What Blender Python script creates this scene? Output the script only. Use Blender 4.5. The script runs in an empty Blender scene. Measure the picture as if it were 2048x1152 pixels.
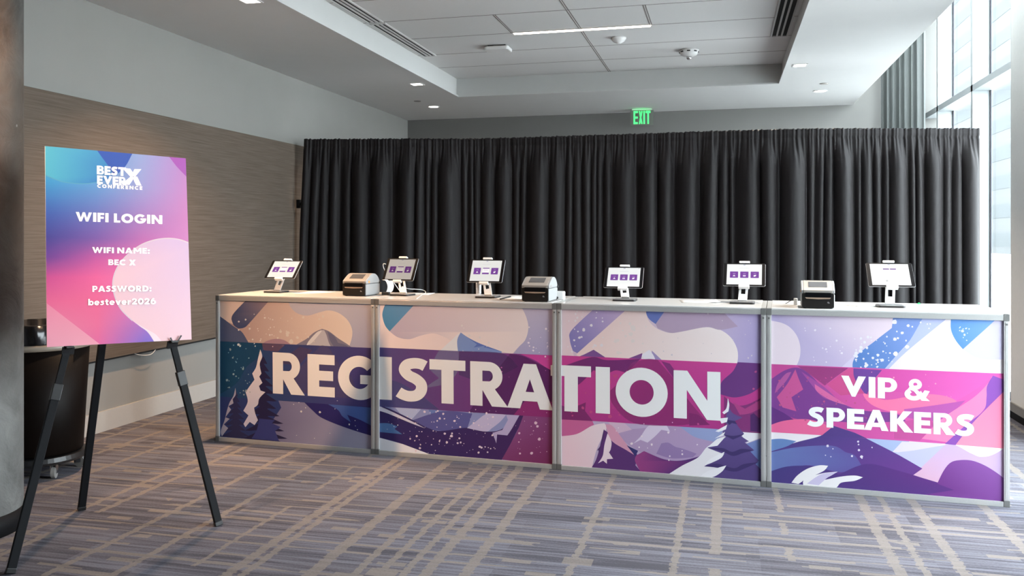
import bpy, bmesh, math, random
from math import radians as R, sin, cos, pi, sqrt
from mathutils import Vector, Matrix
from mathutils.geometry import tessellate_polygon

# ------------------------------------------------------------------ camera, light, exposure
SC = bpy.context.scene
COL = SC.collection
YAW = R(13.9); CA, SA = cos(YAW), sin(YAW)
CAMH = 1.415; FPX = 1703.0; HORIZON = 475.0
cam = bpy.data.cameras.new('camera'); camo = bpy.data.objects.new('camera', cam); COL.objects.link(camo)
camo.location = (0, 0, CAMH); camo.rotation_euler = (R(90), 0, YAW)
cam.sensor_width = 36; cam.lens = FPX / 2048 * 36; cam.shift_y = -(576 - HORIZON) / 2048
cam.clip_start = 0.05; cam.clip_end = 300
SC.camera = camo

SC.view_settings.view_transform = 'Standard'; SC.view_settings.look = 'None'
SC.view_settings.gamma = 1; SC.view_settings.use_curve_mapping = False
SC.view_settings.exposure = 0.0
SC.cycles.use_denoising = True
SC.cycles.max_bounces = 12; SC.cycles.diffuse_bounces = 6; SC.cycles.transparent_max_bounces = 40
SC.cycles.sample_clamp_indirect = 6; SC.cycles.caustics_reflective = False; SC.cycles.caustics_refractive = False

SKY = 19.0          # overcast daylight
DOWN = 50.0        # watts per warm downlight
LINE = 9.0         # emission of the linear light
world = bpy.data.worlds.new('overcast_sky'); SC.world = world; world.use_nodes = True
_bg = world.node_tree.nodes['Background']; _bg.inputs[0].default_value = (0.93, 0.965, 1.0, 1); _bg.inputs[1].default_value = SKY

def portal(x, y0, y1, z0, z1):
    l = bpy.data.lights.new('window_portal', 'AREA'); l.shape = 'RECTANGLE'; l.size = y1 - y0; l.size_y = z1 - z0
    l.cycles.is_portal = True
    o = bpy.data.objects.new('window_portal', l); COL.objects.link(o)
    o.location = (x, (y0 + y1) / 2, (z0 + z1) / 2); o.rotation_euler = (R(90), 0, R(90))   # faces -X (into the room)
    return o

def down_lamp(x, y, z, power, colour, size=0.09, spread=130, aim=None):
    l = bpy.data.lights.new('downlight_lamp', 'AREA'); l.shape = 'DISK'; l.size = size; l.energy = power; l.color = colour
    l.spread = R(spread)
    o = bpy.data.objects.new('downlight_lamp', l); COL.objects.link(o); o.location = (x, y, z)
    if aim: o.rotation_euler = (Vector(aim) - o.location).to_track_quat('-Z', 'Y').to_euler()
    return o

# ------------------------------------------------------------------ photo helpers
def cw(lat, d, h=0.0):
    return Vector((lat * CA - d * SA, lat * SA + d * CA, h))
def at_h(px, py, h):
    d = FPX * (CAMH - h) / (py - HORIZON)
    return cw((px - 1024) / FPX * d, d, h)

# ------------------------------------------------------------------ object helpers
def tag(o, label=None, cat=None, group=None, kind=None):
    if label: o['label'] = label
    if cat: o['category'] = cat
    if group: o['group'] = group
    if kind: o['kind'] = kind
    return o
def thing(name, loc, label, cat, rotz=0.0, group=None, rot=None):
    o = bpy.data.objects.new(name, None); COL.objects.link(o)
    o.empty_display_size = 0.1
    o.location = loc; o.rotation_euler = rot if rot else (0, 0, rotz)
    return tag(o, label, cat, group)
def finish(name, bm, mats, parent=None, smooth=False, bevel=0.0, seg=2):
    me = bpy.data.meshes.new(name)
    bmesh.ops.recalc_face_normals(bm, faces=bm.faces)
    bm.to_mesh(me); bm.free()
    if not isinstance(mats, (list, tuple)): mats = [mats]
    for m in mats: me.materials.append(m)
    if smooth:
        for p in me.polygons: p.use_smooth = True
    o = bpy.data.objects.new(name, me); COL.objects.link(o)
    if parent: o.parent = parent
    if bevel:
        b = o.modifiers.new('bevel', 'BEVEL'); b.width = bevel; b.segments = seg; b.limit_method = 'ANGLE'; b.angle_limit = R(40)
        b.harden_normals = False
    return o
def box(bm, x0, x1, y0, y1, z0, z1, mi=0, M=None):
    v = [bm.verts.new((x, y, z)) for x in (x0, x1) for y in (y0, y1) for z in (z0, z1)]
    if M: 
        for q in v: q.co = M @ q.co
    for f in ((0,1,3,2),(4,6,7,5),(0,4,5,1),(2,3,7,6),(0,2,6,4),(1,5,7,3)):
        bm.faces.new([v[i] for i in f]).material_index = mi
def quad(bm, pts, mi=0):
    f = bm.faces.new([bm.verts.new(p) for p in pts]); f.material_index = mi; return f
def lathe(bm, prof, n=32, c=(0, 0, 0), mi=0, cap=True):
    rings = []
    for r, z in prof:
        rings.append([bm.verts.new((c[0] + r * cos(2*pi*i/n), c[1] + r * sin(2*pi*i/n), c[2] + z)) for i in range(n)])
    for a, b in zip(rings, rings[1:]):
        for i in range(n):
            bm.faces.new((a[i], a[(i+1) % n], b[(i+1) % n], b[i])).material_index = mi
    if cap:
        bm.faces.new(rings[0][::-1]).material_index = mi; bm.faces.new(rings[-1]).material_index = mi
def tube(bm, pts, r, n=8, mi=0):
    pts = [Vector(p) for p in pts]; rings = []
    for i, p in enumerate(pts):
        t = (pts[min(i+1, len(pts)-1)] - pts[max(i-1, 0)]).normalized()
        a = t.cross(Vector((0, 0, 1)))
        if a.length < 1e-3: a = t.cross(Vector((1, 0, 0)))
        a.normalize(); b = t.cross(a)
        rings.append([bm.verts.new(p + r * (cos(2*pi*k/n) * a + sin(2*pi*k/n) * b)) for k in range(n)])
    for A, B in zip(rings, rings[1:]):
        for k in range(n): bm.faces.new((A[k], A[(k+1) % n], B[(k+1) % n], B[k])).material_index = mi
    bm.faces.new(rings[0][::-1]).material_index = mi; bm.faces.new(rings[-1]).material_index = mi
def bar(bm, p, q, w, t, side, mi=0):
    """flat bar of width w (along side) and thickness t from p to q"""
    p, q = Vector(p), Vector(q); d = (q - p).normalized()
    s = Vector(side); s = (s - d * s.dot(d)).normalized(); n = d.cross(s)
    vs = [bm.verts.new(c + s * (w/2*a) + n * (t/2*b)) for c in (p, q) for a, b in ((-1,-1),(1,-1),(1,1),(-1,1))]
    for f in ((3,2,1,0),(4,5,6,7),(0,1,5,4),(1,2,6,5),(2,3,7,6),(3,0,4,7)):
        bm.faces.new([vs[i] for i in f]).material_index = mi
def prism(bm, pts, axis, a, b, mi=0):
    """extrude a closed 2-D outline; axis 'x': pts are (y,z); 'y': (x,z); 'z': (x,y)"""
    def P(u, v, w): return {'x': (w, u, v), 'y': (u, w, v), 'z': (u, v, w)}[axis]
    A = [bm.verts.new(P(u, v, a)) for u, v in pts]; B = [bm.verts.new(P(u, v, b)) for u, v in pts]
    n = len(pts)
    for i in range(n): bm.faces.new((A[i], A[(i+1) % n], B[(i+1) % n], B[i])).material_index = mi
    bm.faces.new(A[::-1]).material_index = mi; bm.faces.new(B).material_index = mi
def rrect(x0, x1, y0, y1, r, n=5):
    out = []
    for cx, cy, a in ((x1-r, y1-r, 0), (x0+r, y1-r, 90), (x0+r, y0+r, 180), (x1-r, y0+r, 270)):
        for i in range(n+1):
            t = R(a + 90*i/n); out.append((cx + r*cos(t), cy + r*sin(t)))
    return out
def spline(P, n=8, closed=False):
    P = [Vector(p) for p in P]; out = []; N = len(P)
    g = (lambda i: P[i % N]) if closed else (lambda i: P[max(0, min(N-1, i))])
    for i in range(N if closed else N-1):
        a, b, c, d = g(i-1), g(i), g(i+1), g(i+2)
        for k in range(n):
            t = k / n
            out.append(0.5*((2*b) + (c-a)*t + (2*a-5*b+4*c-d)*t*t + (3*b-a-3*c+d)*t*t*t))
    if not closed: out.append(P[-1])
    return out

# ------------------------------------------------------------------ materials
def lin(c):
    return tuple(((x/255)/12.92 if x/255 <= 0.04045 else ((x/255+0.055)/1.055)**2.4) for x in c)
MATS = {}
def mat(name, col, rough=0.5, metal=0.0, spec=0.5, emit=None, estr=0.0, sheen=0.0, trans=0.0, noise=0.0, nscale=40.0, coat=0.0):
    if name in MATS: return MATS[name]
    m = bpy.data.materials.new(name); m.use_nodes = True; nt = m.node_tree; p = nt.nodes['Principled BSDF']
    p.inputs['Base Color'].default_value = (*col, 1); p.inputs['Roughness'].default_value = rough
    p.inputs['Metallic'].default_value = metal; p.inputs['Specular IOR Level'].default_value = spec
    p.inputs['Coat Weight'].default_value = coat
    if sheen: p.inputs['Sheen Weight'].default_value = sheen; p.inputs['Sheen Roughness'].default_value = 0.4
    if emit: p.inputs['Emission Color'].default_value = (*emit, 1); p.inputs['Emission Strength'].default_value = estr
    # every surface carries at least a faint procedural variation
    n = nt.nodes.new('ShaderNodeTexNoise'); n.inputs['Scale'].default_value = nscale; n.inputs['Detail'].default_value = 3
    tc = nt.nodes.new('ShaderNodeTexCoord'); nt.links.new(tc.outputs['Object'], n.inputs['Vector'])
    mx = nt.nodes.new('ShaderNodeMixRGB'); k = noise or 0.03
    mx.inputs[1].default_value = (*[max(0, c*(1-k)) for c in col], 1); mx.inputs[2].default_value = (*[min(1, c*(1+k)) for c in col], 1)
    nt.links.new(n.outputs['Fac'], mx.inputs[0]); nt.links.new(mx.outputs[0], p.inputs['Base Color'])
    MATS[name] = m; return m
class NT:
    def __init__(s, m): s.t = m.node_tree; s.p = s.t.nodes['Principled BSDF']
    def n(s, typ, **kw):
        q = s.t.nodes.new(typ)
        for k, v in kw.items():
            if k.startswith('i_'):
                key = k[2:]; key = int(key) if key.isdigit() else key.replace('_', ' ')
                if hasattr(v, 'is_output') or isinstance(v, bpy.types.NodeSocket): s.t.links.new(v, q.inputs[key])
                else: q.inputs[key].default_value = v
            else: setattr(q, k, v)
        return q
    def math(s, op, a, b=0.0, c=0.0):
        q = s.t.nodes.new('ShaderNodeMath'); q.operation = op
        for i, v in enumerate((a, b, c)):
            if isinstance(v, bpy.types.NodeSocket): s.t.links.new(v, q.inputs[i])
            else: q.inputs[i].default_value = v
        return q.outputs[0]
    def mix(s, f, a, b):
        q = s.t.nodes.new('ShaderNodeMixRGB')
        for i, v in enumerate((f, a, b)):
            if isinstance(v, bpy.types.NodeSocket): s.t.links.new(v, q.inputs[i])
            else: q.inputs[i].default_value = v if i == 0 else (*v, 1)
        return q.outputs[0]
    def link(s, a, b): s.t.links.new(a, b)
def newmat(name):
    m = bpy.data.materials.new(name); m.use_nodes = True; return m, NT(m)

def carpet_material():
    m, t = newmat('woven_carpet')
    pos = t.n('ShaderNodeTexCoord').outputs['Object']
    sep = t.n('ShaderNodeSeparateXYZ', i_0=pos); x, y = sep.outputs[0], sep.outputs[1]
    def noise(sx, sy, scale, det=2.0, off=0.0):
        mp = t.n('ShaderNodeMapping', i_Vector=pos); mp.inputs['Scale'].default_value = (sx, sy, 1); mp.inputs['Location'].default_value = (off, off*1.7, 0)
        q = t.n('ShaderNodeTexNoise', i_Vector=mp.outputs[0]); q.inputs['Scale'].default_value = scale; q.inputs['Detail'].default_value = det
        return q.outputs['Fac']
    def cells(cx, cy, ox=0.0):
        a = t.math('FLOOR', t.math('MULTIPLY', t.math('ADD', x, ox), 1/cx)); b = t.math('FLOOR', t.math('MULTIPLY', y, 1/cy))
        c = t.n('ShaderNodeCombineXYZ', i_0=a, i_1=b)
        return t.n('ShaderNodeTexWhiteNoise', i_Vector=c.outputs[0], noise_dimensions='2D').outputs['Value']
    # ragged edges: coordinates jump a little from yarn row to yarn row
    row = cells(50.0, 0.018); col_ = cells(0.09, 50.0)
    xj = t.math('ADD', x, t.math('MULTIPLY', t.math('SUBTRACT', row, 0.5), 0.014))
    yj = t.math('ADD', y, t.math('MULTIPLY', t.math('SUBTRACT', col_, 0.5), 0.008))
    def ramp(coord, lo, span, lines, wk=1.0):
        f = t.math('DIVIDE', t.math('SUBTRACT', coord, lo), span)
        r = t.n('ShaderNodeValToRGB', i_Fac=f); cr = r.color_ramp; cr.interpolation = 'CONSTANT'
        cr.elements[0].position = 0; cr.elements[0].color = (0, 0, 0, 1)
        cr.elements.remove(cr.elements[1])
        for a, w, s in lines:
            e = cr.elements.new((a-lo)/span); e.color = (s, s, s, 1)
            e = cr.elements.new((a+w*wk-lo)/span); e.color = (0, 0, 0, 1)
        return r.outputs[0]
    # bands that run into the room (position, width, solidity)
    LX = [(-4.25,.04,.8),(-4.0,.035,.7),(-3.72,.04,.8),(-3.27,.045,.9),(-3.15,.04,.8),(-2.78,.05,.9),(-2.5,.04,.6),(-2.235,.03,.7),(-2.05,.05,1),(-1.975,.035,.95),(-1.715,.065,1),(-1.53,.04,.75)]
    LX2 = [(-1.425,.035,.95),(-1.325,.035,.95),(-1.245,.05,1),(-1.075,.055,1),(-.66,.045,.95),(-.235,.055,1),(-.06,.06,.65),(.27,.04,.75),(.695,.06,1),(.80,.04,.8),(.955,.05,1),(1.3,.05,.8),(1.7,.05,.9),(2.1,.05,.9)]
    m1 = t.math('ADD', ramp(xj, -4.5, 3.05, LX, .85), ramp(xj, -1.45, 4.2, LX2, .85))
    gate = t.math('ADD', t.math('MULTIPLY', noise(0.9, 0.55, 2.2, 1.0, 3.0), 0.75), t.math('MULTIPLY', cells(0.31, 0.17, 0.07), 0.22))
    m1 = t.math('GREATER_THAN', t.math('SUBTRACT', m1, t.math('MULTIPLY', t.math('SUBTRACT', gate, 0.45), 1.7)), 0.52)
    # thinner weft lines that run across
    LY = []; rnd = random.Random(5); yy = 1.0
    while yy < 6.6:
        LY.append((yy, rnd.choice((.014, .022, .03, .042)), 1)); yy += rnd.uniform(.075, .20)
    m2 = None
    for k in range(0, len(LY), 14):
        q = LY[k:k+14]; lo, hi = q[0][0]-.01, q[-1][0]+.06; rr_ = ramp(yj, lo, hi-lo, q)
        m2 = rr_ if m2 is None else t.math('ADD', m2, rr_)
    gate2 = t.math('ADD', t.math('MULTIPLY', noise(0.35, 2.2, 2.0, 1.0, 9.0), 0.8), t.math('MULTIPLY', cells(0.23, 0.11, 0.13), 0.25))
    m2 = t.math('MULTIPLY', m2, t.math('GREATER_THAN', gate2, 0.525))
    # small loose tan dashes
    m3 = t.math('GREATER_THAN', cells(0.13, 0.04, 0.03), 0.955)
    m3 = t.math('MULTIPLY', m3, t.math('GREATER_THAN', noise(1, 1, 1.6, 1.0, 20), 0.47))
    tan = t.math('MINIMUM', t.math('ADD', t.math('ADD', m1, m2), m3), 1.0)
    st = noise(2.2, 60, 1.0, 4.0, 1.0); st2 = noise(0.8, 22, 1.0, 3.0, 5.0); big = noise(0.6, 1.2, 1.0, 2.0, 7.0); fine = noise(90, 140, 1.0, 2.0, 2.0)
    f = t.math('ADD', t.math('MULTIPLY', t.math('SUBTRACT', st, 0.5), 2.6), t.math('MULTIPLY', t.math('SUBTRACT', st2, 0.5), 2.0))
    f = t.math('ADD', t.math('ADD', f, 0.5), t.math('MULTIPLY', t.math('SUBTRACT', fine, 0.5), 0.9))
    f = t.math('ADD', f, t.math('MULTIPLY', t.math('SUBTRACT', cells(0.37, 0.13, 0.21), 0.5), 0.5))
    fc = t.n('ShaderNodeClamp', i_0=f).outputs[0]
    dark = t.mix(big, (0.062, 0.065, 0.085), (0.082, 0.074, 0.082)); light = t.mix(big, (0.145, 0.152, 0.195), (0.175, 0.163, 0.18))
    base = t.mix(fc, dark, light)
    tanc = t.mix(t.math('ADD', t.math('MULTIPLY', t.math('SUBTRACT', fine, 0.5), 1.2), 0.5), (0.185, 0.16, 0.142), (0.245, 0.215, 0.195))
    wear = t.math('ADD', 0.42, t.math('MULTIPLY', st2, 0.65))
    t.link(t.mix(t.math('MULTIPLY', tan, wear), base, tanc), t.p.inputs['Base Color'])
    t.p.inputs['Roughness'].default_value = 0.95; t.p.inputs['Specular IOR Level'].default_value = 0.1
    b = t.n('ShaderNodeBump', i_Height=t.math('ADD', fine, t.math('MULTIPLY', st, 0.6))); b.inputs['Strength'].default_value = 0.25; b.inputs['Distance'].default_value = 0.004
    t.link(b.outputs[0], t.p.inputs['Normal'])
    return m

def streak_material(name, ca, cb, sc=(1, 1.2, 60), rough=0.85, bump=0.2):
    m, t = newmat(name)
    pos = t.n('ShaderNodeTexCoord').outputs['Object']
    mp = t.n('ShaderNodeMapping', i_Vector=pos); mp.inputs['Scale'].default_value = sc
    q = t.n('ShaderNodeTexNoise', i_Vector=mp.outputs[0]); q.inputs['Scale'].default_value = 2; q.inputs['Detail'].default_value = 5; q.inputs['Roughness'].default_value = 0.65
    r = t.n('ShaderNodeMapRange', i_0=q.outputs['Fac'], i_1=0.3, i_2=0.7)
    t.link(t.mix(r.outputs[0], ca, cb), t.p.inputs['Base Color']); t.p.inputs['Roughness'].default_value = rough; t.p.inputs['Specular IOR Level'].default_value = 0.2
    b = t.n('ShaderNodeBump', i_Height=q.outputs['Fac']); b.inputs['Strength'].default_value = bump; b.inputs['Distance'].default_value = 0.003
    t.link(b.outputs[0], t.p.inputs['Normal']); return m

def concrete_material():
    m, t = newmat('raw_concrete')
    pos = t.n('ShaderNodeTexCoord').outputs['Object']
    q = t.n('ShaderNodeTexNoise', i_Vector=pos); q.inputs['Scale'].default_value = 5; q.inputs['Detail'].default_value = 8; q.inputs['Roughness'].default_value = 0.62; q.inputs['Distortion'].default_value = 0.6
    mp = t.n('ShaderNodeMapping', i_Vector=pos); mp.inputs['Scale'].default_value = (1, 1, 0.5)
    q2 = t.n('ShaderNodeTexNoise', i_Vector=mp.outputs[0]); q2.inputs['Scale'].default_value = 2.2; q2.inputs['Detail'].default_value = 4
    v = t.n('ShaderNodeTexVoronoi', i_Vector=pos); v.inputs['Scale'].default_value = 9
    chip = t.math('LESS_THAN', t.math('ADD', v.outputs['Distance'], t.math('MULTIPLY', q.outputs['Fac'], 0.35)), 0.21)
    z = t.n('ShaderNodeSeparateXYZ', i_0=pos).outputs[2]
    # rough brown casting skin above; light on the lower shaft is put into the colour
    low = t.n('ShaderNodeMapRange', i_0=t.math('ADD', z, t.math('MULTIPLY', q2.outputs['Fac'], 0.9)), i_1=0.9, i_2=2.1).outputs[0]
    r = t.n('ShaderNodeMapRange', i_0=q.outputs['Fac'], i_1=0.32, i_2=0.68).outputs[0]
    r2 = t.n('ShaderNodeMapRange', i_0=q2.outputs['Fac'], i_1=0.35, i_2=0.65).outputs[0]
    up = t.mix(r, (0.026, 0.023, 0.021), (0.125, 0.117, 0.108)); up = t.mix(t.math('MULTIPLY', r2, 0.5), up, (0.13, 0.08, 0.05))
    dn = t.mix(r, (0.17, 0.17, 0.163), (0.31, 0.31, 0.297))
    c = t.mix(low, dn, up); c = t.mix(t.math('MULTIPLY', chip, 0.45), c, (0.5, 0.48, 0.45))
    t.link(c, t.p.inputs['Base Color']); t.p.inputs['Roughness'].default_value = 0.7
    b = t.n('ShaderNodeBump', i_Height=q.outputs['Fac']); b.inputs['Strength'].default_value = 0.5; b.inputs['Distance'].default_value = 0.02
    t.link(b.outputs[0], t.p.inputs['Normal']); return m

def print_material(name, rough=0.5, emit=0.0, coat=0.0):
    """printed artwork: colour and coverage come from the mesh's own colour attribute"""
    m, t = newmat(name); out = t.t.nodes['Material Output']
    a = t.n('ShaderNodeAttribute', attribute_name='ink')
    t.p.inputs['Roughness'].default_value = rough; t.p.inputs['Specular IOR Level'].default_value = 0.3; t.p.inputs['Coat Weight'].default_value = coat
    t.link(a.outputs['Color'], t.p.inputs['Base Color'])
    if emit:
        t.link(a.outputs['Color'], t.p.inputs['Emission Color']); t.p.inputs['Emission Strength'].default_value = emit
        n = t.n('ShaderNodeMixRGB', blend_type='MULTIPLY', i_0=1.0, i_1=a.outputs['Color']); n.inputs[2].default_value = (0.15, 0.15, 0.15, 1)
        t.link(n.outputs[0], t.p.inputs['Base Color'])
    tr = t.n('ShaderNodeBsdfTransparent'); mx = t.n('ShaderNodeMixShader', i_0=a.outputs['Alpha'], i_1=tr.outputs[0], i_2=t.p.outputs[0])
    t.link(mx.outputs[0], out.inputs[0]); return m

def glass_material():
    m, t = newmat('window_glass'); out = t.t.nodes['Material Output']
    t.t.nodes.remove(t.p)
    tr = t.n('ShaderNodeBsdfTransparent'); tr.inputs[0].default_value = (0.93, 0.97, 0.98, 1)
    gl = t.n('ShaderNodeBsdfGlossy'); gl.inputs['Roughness'].default_value = 0.0
    geo = t.n('ShaderNodeNewGeometry'); dt = t.n('ShaderNodeVectorMath', operation='DOT_PRODUCT', i_0=geo.outputs['Normal'], i_1=geo.outputs['Incoming'])
    fres = t.math('MULTIPLY_ADD', t.math('POWER', t.math('SUBTRACT', 1.0, t.math('ABSOLUTE', dt.outputs['Value'])), 5.0), 0.45, 0.02)
    mx = t.n('ShaderNodeMixShader', i_0=fres, i_1=tr.outputs[0], i_2=gl.outputs[0]); t.link(mx.outputs[0], out.inputs[0]); return m

def cloth_material(name, ca, cb, sheen=0.25, rough=0.85, scale=500, translucent=0.0):
    m, t = newmat(name); pos = t.n('ShaderNodeTexCoord').outputs['Object']
    q = t.n('ShaderNodeTexNoise', i_Vector=pos); q.inputs['Scale'].default_value = scale; q.inputs['Detail'].default_value = 2
    t.link(t.mix(q.outputs['Fac'], ca, cb), t.p.inputs['Base Color'])
    t.p.inputs['Roughness'].default_value = rough; t.p.inputs['Sheen Weight'].default_value = sheen; t.p.inputs['Sheen Roughness'].default_value = 0.35
    t.p.inputs['Specular IOR Level'].default_value = 0.2
    if translucent:
        out = t.t.nodes['Material Output']; tl = t.n('ShaderNodeBsdfTranslucent'); tl.inputs[0].default_value = (*cb, 1)
        mx = t.n('ShaderNodeMixShader', i_0=translucent, i_1=t.p.outputs[0], i_2=tl.outputs[0]); t.link(mx.outputs[0], out.inputs[0])
    return m

M_CARPET = carpet_material()
M_CEIL = mat('ceiling_paint', (0.62, 0.62, 0.61), 0.9, noise=0.02, nscale=6)
M_TILE = mat('ceiling_tile', (0.66, 0.65, 0.64), 0.95, noise=0.05, nscale=220)
M_SEAM = mat('tile_joint', (0.18, 0.16, 0.15), 0.9)
M_WALL = mat('wall_paint', (0.245, 0.237, 0.226), 0.9, noise=0.03, nscale=4)
M_FAR = mat('bounce_cut_wall', (0.07, 0.066, 0.062), 0.9)  # unseen walls darkened to cut the bounce light
M_WALLB = mat('back_wall_paint', (0.17, 0.167, 0.158), 0.9, noise=0.03, nscale=4)
M_CREAM = mat('cream_paint', (0.40, 0.375, 0.35), 0.8)
M_FABRIC = streak_material('woven_wall_fabric', (0.082, 0.063, 0.049), (0.140, 0.110, 0.088))
M_PIER = mat('pier_paint', (0.86, 0.85, 0.82), 0.85)
M_DARKBASE = mat('rubber_base', (0.006, 0.006, 0.007), 0.7, spec=0.15)
M_GREYBASE = mat('grey_base', (0.24, 0.23, 0.22), 0.7)
M_WFRAME = mat('window_frame_paint', (0.29, 0.31, 0.318), 0.45)
M_GASKET = mat('window_gasket', (0.02, 0.02, 0.03), 0.6)
M_GLASS = glass_material()
M_ALU = mat('brushed_aluminium', (0.56, 0.56, 0.55), 0.4, 0.55, noise=0.06, nscale=120)
M_CAP = mat('grey_corner_cap', (0.16, 0.16, 0.155), 0.45, 0.3)
M_LAM = mat('white_laminate', (0.62, 0.61, 0.60), 0.22, spec=0.3)
M_WHITE = mat('white_plastic', (0.78, 0.77, 0.76), 0.35)
M_PAPER = mat('white_paper', (0.82, 0.81, 0.8), 0.8)
M_BLACK = mat('black_plastic', (0.012, 0.012, 0.013), 0.4)
M_STEELBLK = mat('black_powder_coat', (0.006, 0.0065, 0.008), 0.6, spec=0.15)
M_CHROME = mat('polished_steel', (0.7, 0.7, 0.7), 0.18, 1.0)
M_SILVER = mat('silver_aluminium', (0.30, 0.30, 0.31), 0.4, 0.5)
M_BEZEL = mat('black_bezel', (0.004, 0.004, 0.005), 0.35, spec=0.12)
M_PGREY = mat('printer_grey', (0.29, 0.295, 0.30), 0.5, noise=0.08, nscale=300)
M_PLID = mat('printer_lid', (0.30, 0.275, 0.25), 0.3)
M_PBLK = mat('printer_front', (0.010, 0.0085, 0.008), 0.55, spec=0.2)
M_PWIN = mat('printer_window', (0.09, 0.09, 0.095), 0.1)
M_TANSTRIP = mat('label_liner', (0.30, 0.21, 0.15), 0.6)
M_ORANGE = mat('orange_latch', (0.8, 0.25, 0.03), 0.5)
M_GREEN = mat('green_plastic', (0.02, 0.5, 0.12), 0.4)
M_DRAPE = cloth_material('black_drape_cloth', (0.0072, 0.0058, 0.0060), (0.0125, 0.0104, 0.0112), 0.03, 0.62)
M_SHEER = cloth_material('sheer_cloth', (0.15, 0.16, 0.157), (0.22, 0.233, 0.23), 0.0, 0.9, 300, 0.3)
M_BIN = mat('bin_plastic', (0.004, 0.0024, 0.0019), 0.5, spec=0.1)
M_LINER = mat('bin_liner', (0.012, 0.011, 0.012), 0.25)
M_RIM = mat('bin_rim', (0.24, 0.2, 0.16), 0.4)
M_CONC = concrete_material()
M_VENTDK = mat('vent_void', (0.012, 0.012, 0.012), 0.9)
M_VENT = mat('vent_frame_paint', (0.5, 0.49, 0.48), 0.5)
M_LAMP = mat('lamp_lens', (0.8, 0.8, 0.8), 0.5, emit=(1, 0.9, 0.8), estr=14)
M_LINE = mat('linear_lens', (0.9, 0.9, 0.9), 0.5, emit=(1, 0.86, 0.74), estr=LINE)
M_EXIT = mat('exit_letters', (0.05, 0.6, 0.15), 0.5, emit=(0.08, 1.0, 0.22), estr=1.15)
M_EXITP = mat('exit_plate', (0.15, 0.165, 0.14), 0.3)
M_FOAM = mat('foam_board', (0.8, 0.78, 0.78), 0.7)
M_INK = print_material('printed_fabric', 0.6)
M_INKS = print_material('printed_board', 0.45)
M_SCREEN = print_material('lit_screen', 0.08, 0.84)
M_SCREEND = print_material('dim_screen', 0.08, 0.36)
M_TEXT = mat('white_lettering', (0.82, 0.815, 0.81), 0.6)
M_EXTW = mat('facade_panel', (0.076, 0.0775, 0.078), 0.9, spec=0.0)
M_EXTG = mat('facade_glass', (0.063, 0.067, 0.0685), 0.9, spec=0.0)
M_GROUND = mat('bounce_pavement', (0.72, 0.72, 0.71), 0.9)

# ------------------------------------------------------------------ the setting
XL, XS, XG, XP, YB, YF = -4.40, 1.60, 2.62, 2.21, 11.53, -4.0
HC, HT, HW = 3.10, 3.32, 4.40
TX0, TX1, TY0, TY1 = -3.10, 0.63, 0.6, 9.76

bm = bmesh.new(); box(bm, XL-.2, XG+.12, YF-.2, YB+.2, -0.12, 0.0)
tag(finish('floor', bm, M_CARPET), 'blue-grey woven carpet with a broken tan grid', kind='structure')
bm = bmesh.new(); box(bm, XL-.15, XL, YF, YB, 0, HW)
tag(finish('wall_left', bm, M_WALL), 'grey painted left wall above the fabric panel', kind='structure')
bm = bmesh.new(); box(bm, XL-.15, XG+.12, YB, YB+.15, 0, HW)
tag(finish('wall_back', bm, M_WALLB), 'dark grey back wall above the drape', kind='structure')
bm = bmesh.new(); box(bm, XL-.15, XG+.12, YF-.15, YF, 0, HW)
tag(finish('wall_front', bm, M_FAR), kind='structure')
bm = bmesh.new(); box(bm, XP, XG+.12, 6.45, 7.48, 0, HW); box(bm, XG-.17, XG+.12, YF, 2.7, 0, HW, 1)  # second box: unseen solid stretch added to hold back daylight
tag(finish('wall_right', bm, [M_PIER, M_FAR]), 'pale grey wall pier between the windows', kind='structure')
bm = bmesh.new(); box(bm, XL, XL+.018, YF, YB, 0, 0.148)
tag(finish('baseboard_left', bm, M_CREAM), 'cream baseboard under the fabric wall panel', kind='structure')
bm = bmesh.new(); box(bm, XP-.014, XP, 6.45, 7.48, 0, 0.055, 1); box(bm, XP-.014, XP, 6.45, 7.48, 0.055, 0.12, 0)
tag(finish('baseboard_right', bm, [M_GREYBASE, M_DARKBASE]), kind='structure')

# ceiling: soffit ring, tray with its lip, tiled tray top, high strip over the windows
bm = bmesh.new()
def slab(x0, x1, y0, y1): box(bm, x0, x1, y0, y1, HC, HT+.1)
slab(XL, TX0, YF, YB); slab(TX1, XS-.06, YF, YB); slab(TX0, TX1, TY1, YB); slab(TX0, TX1, YF, TY0)
lip = 0.035
for x0, x1, y0, y1 in ((TX0, TX0+lip, TY0, TY1), (TX1-lip, TX1, TY0, TY1), (TX0+lip, TX1-lip, TY1-lip, TY1)):
    box(bm, x0, x1, y0, y1, HC-.006, HC+.012)
box(bm, TX0-.05, TX1+.05, TY0-.05, TY1+.05, HT, HT+.06, 1)
YS = [9.09, 8.42, 7.70, 7.03, 6.36, 5.69, 5.02, 4.35, 3.68, 3.01, 2.34, 1.67]
for yy in YS: box(bm, TX0, TX1, yy-.004, yy+.004, HT-.0015, HT+.01, 2)
for xx, ya, yb in ((-1.262, TY0, TY1), (-1.90, 7.03, 7.70), (-.625, 7.03, 7.70)): 
    box(bm, xx-.013, xx-.005, ya, yb, HT-.002, HT+.01, 2); box(bm, xx+.005, xx+.013, ya, yb, HT-.002, HT+.01, 2)
box(bm, XS-.06, XS, YF, YB, HC, HW); box(bm, XS-.06, XG+.12, YF, YB, HW, HW+.1)
tag(finish('ceiling', bm, [M_CEIL, M_TILE, M_SEAM]), 'white ceiling with a recessed tiled tray', kind='structure')

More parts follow.
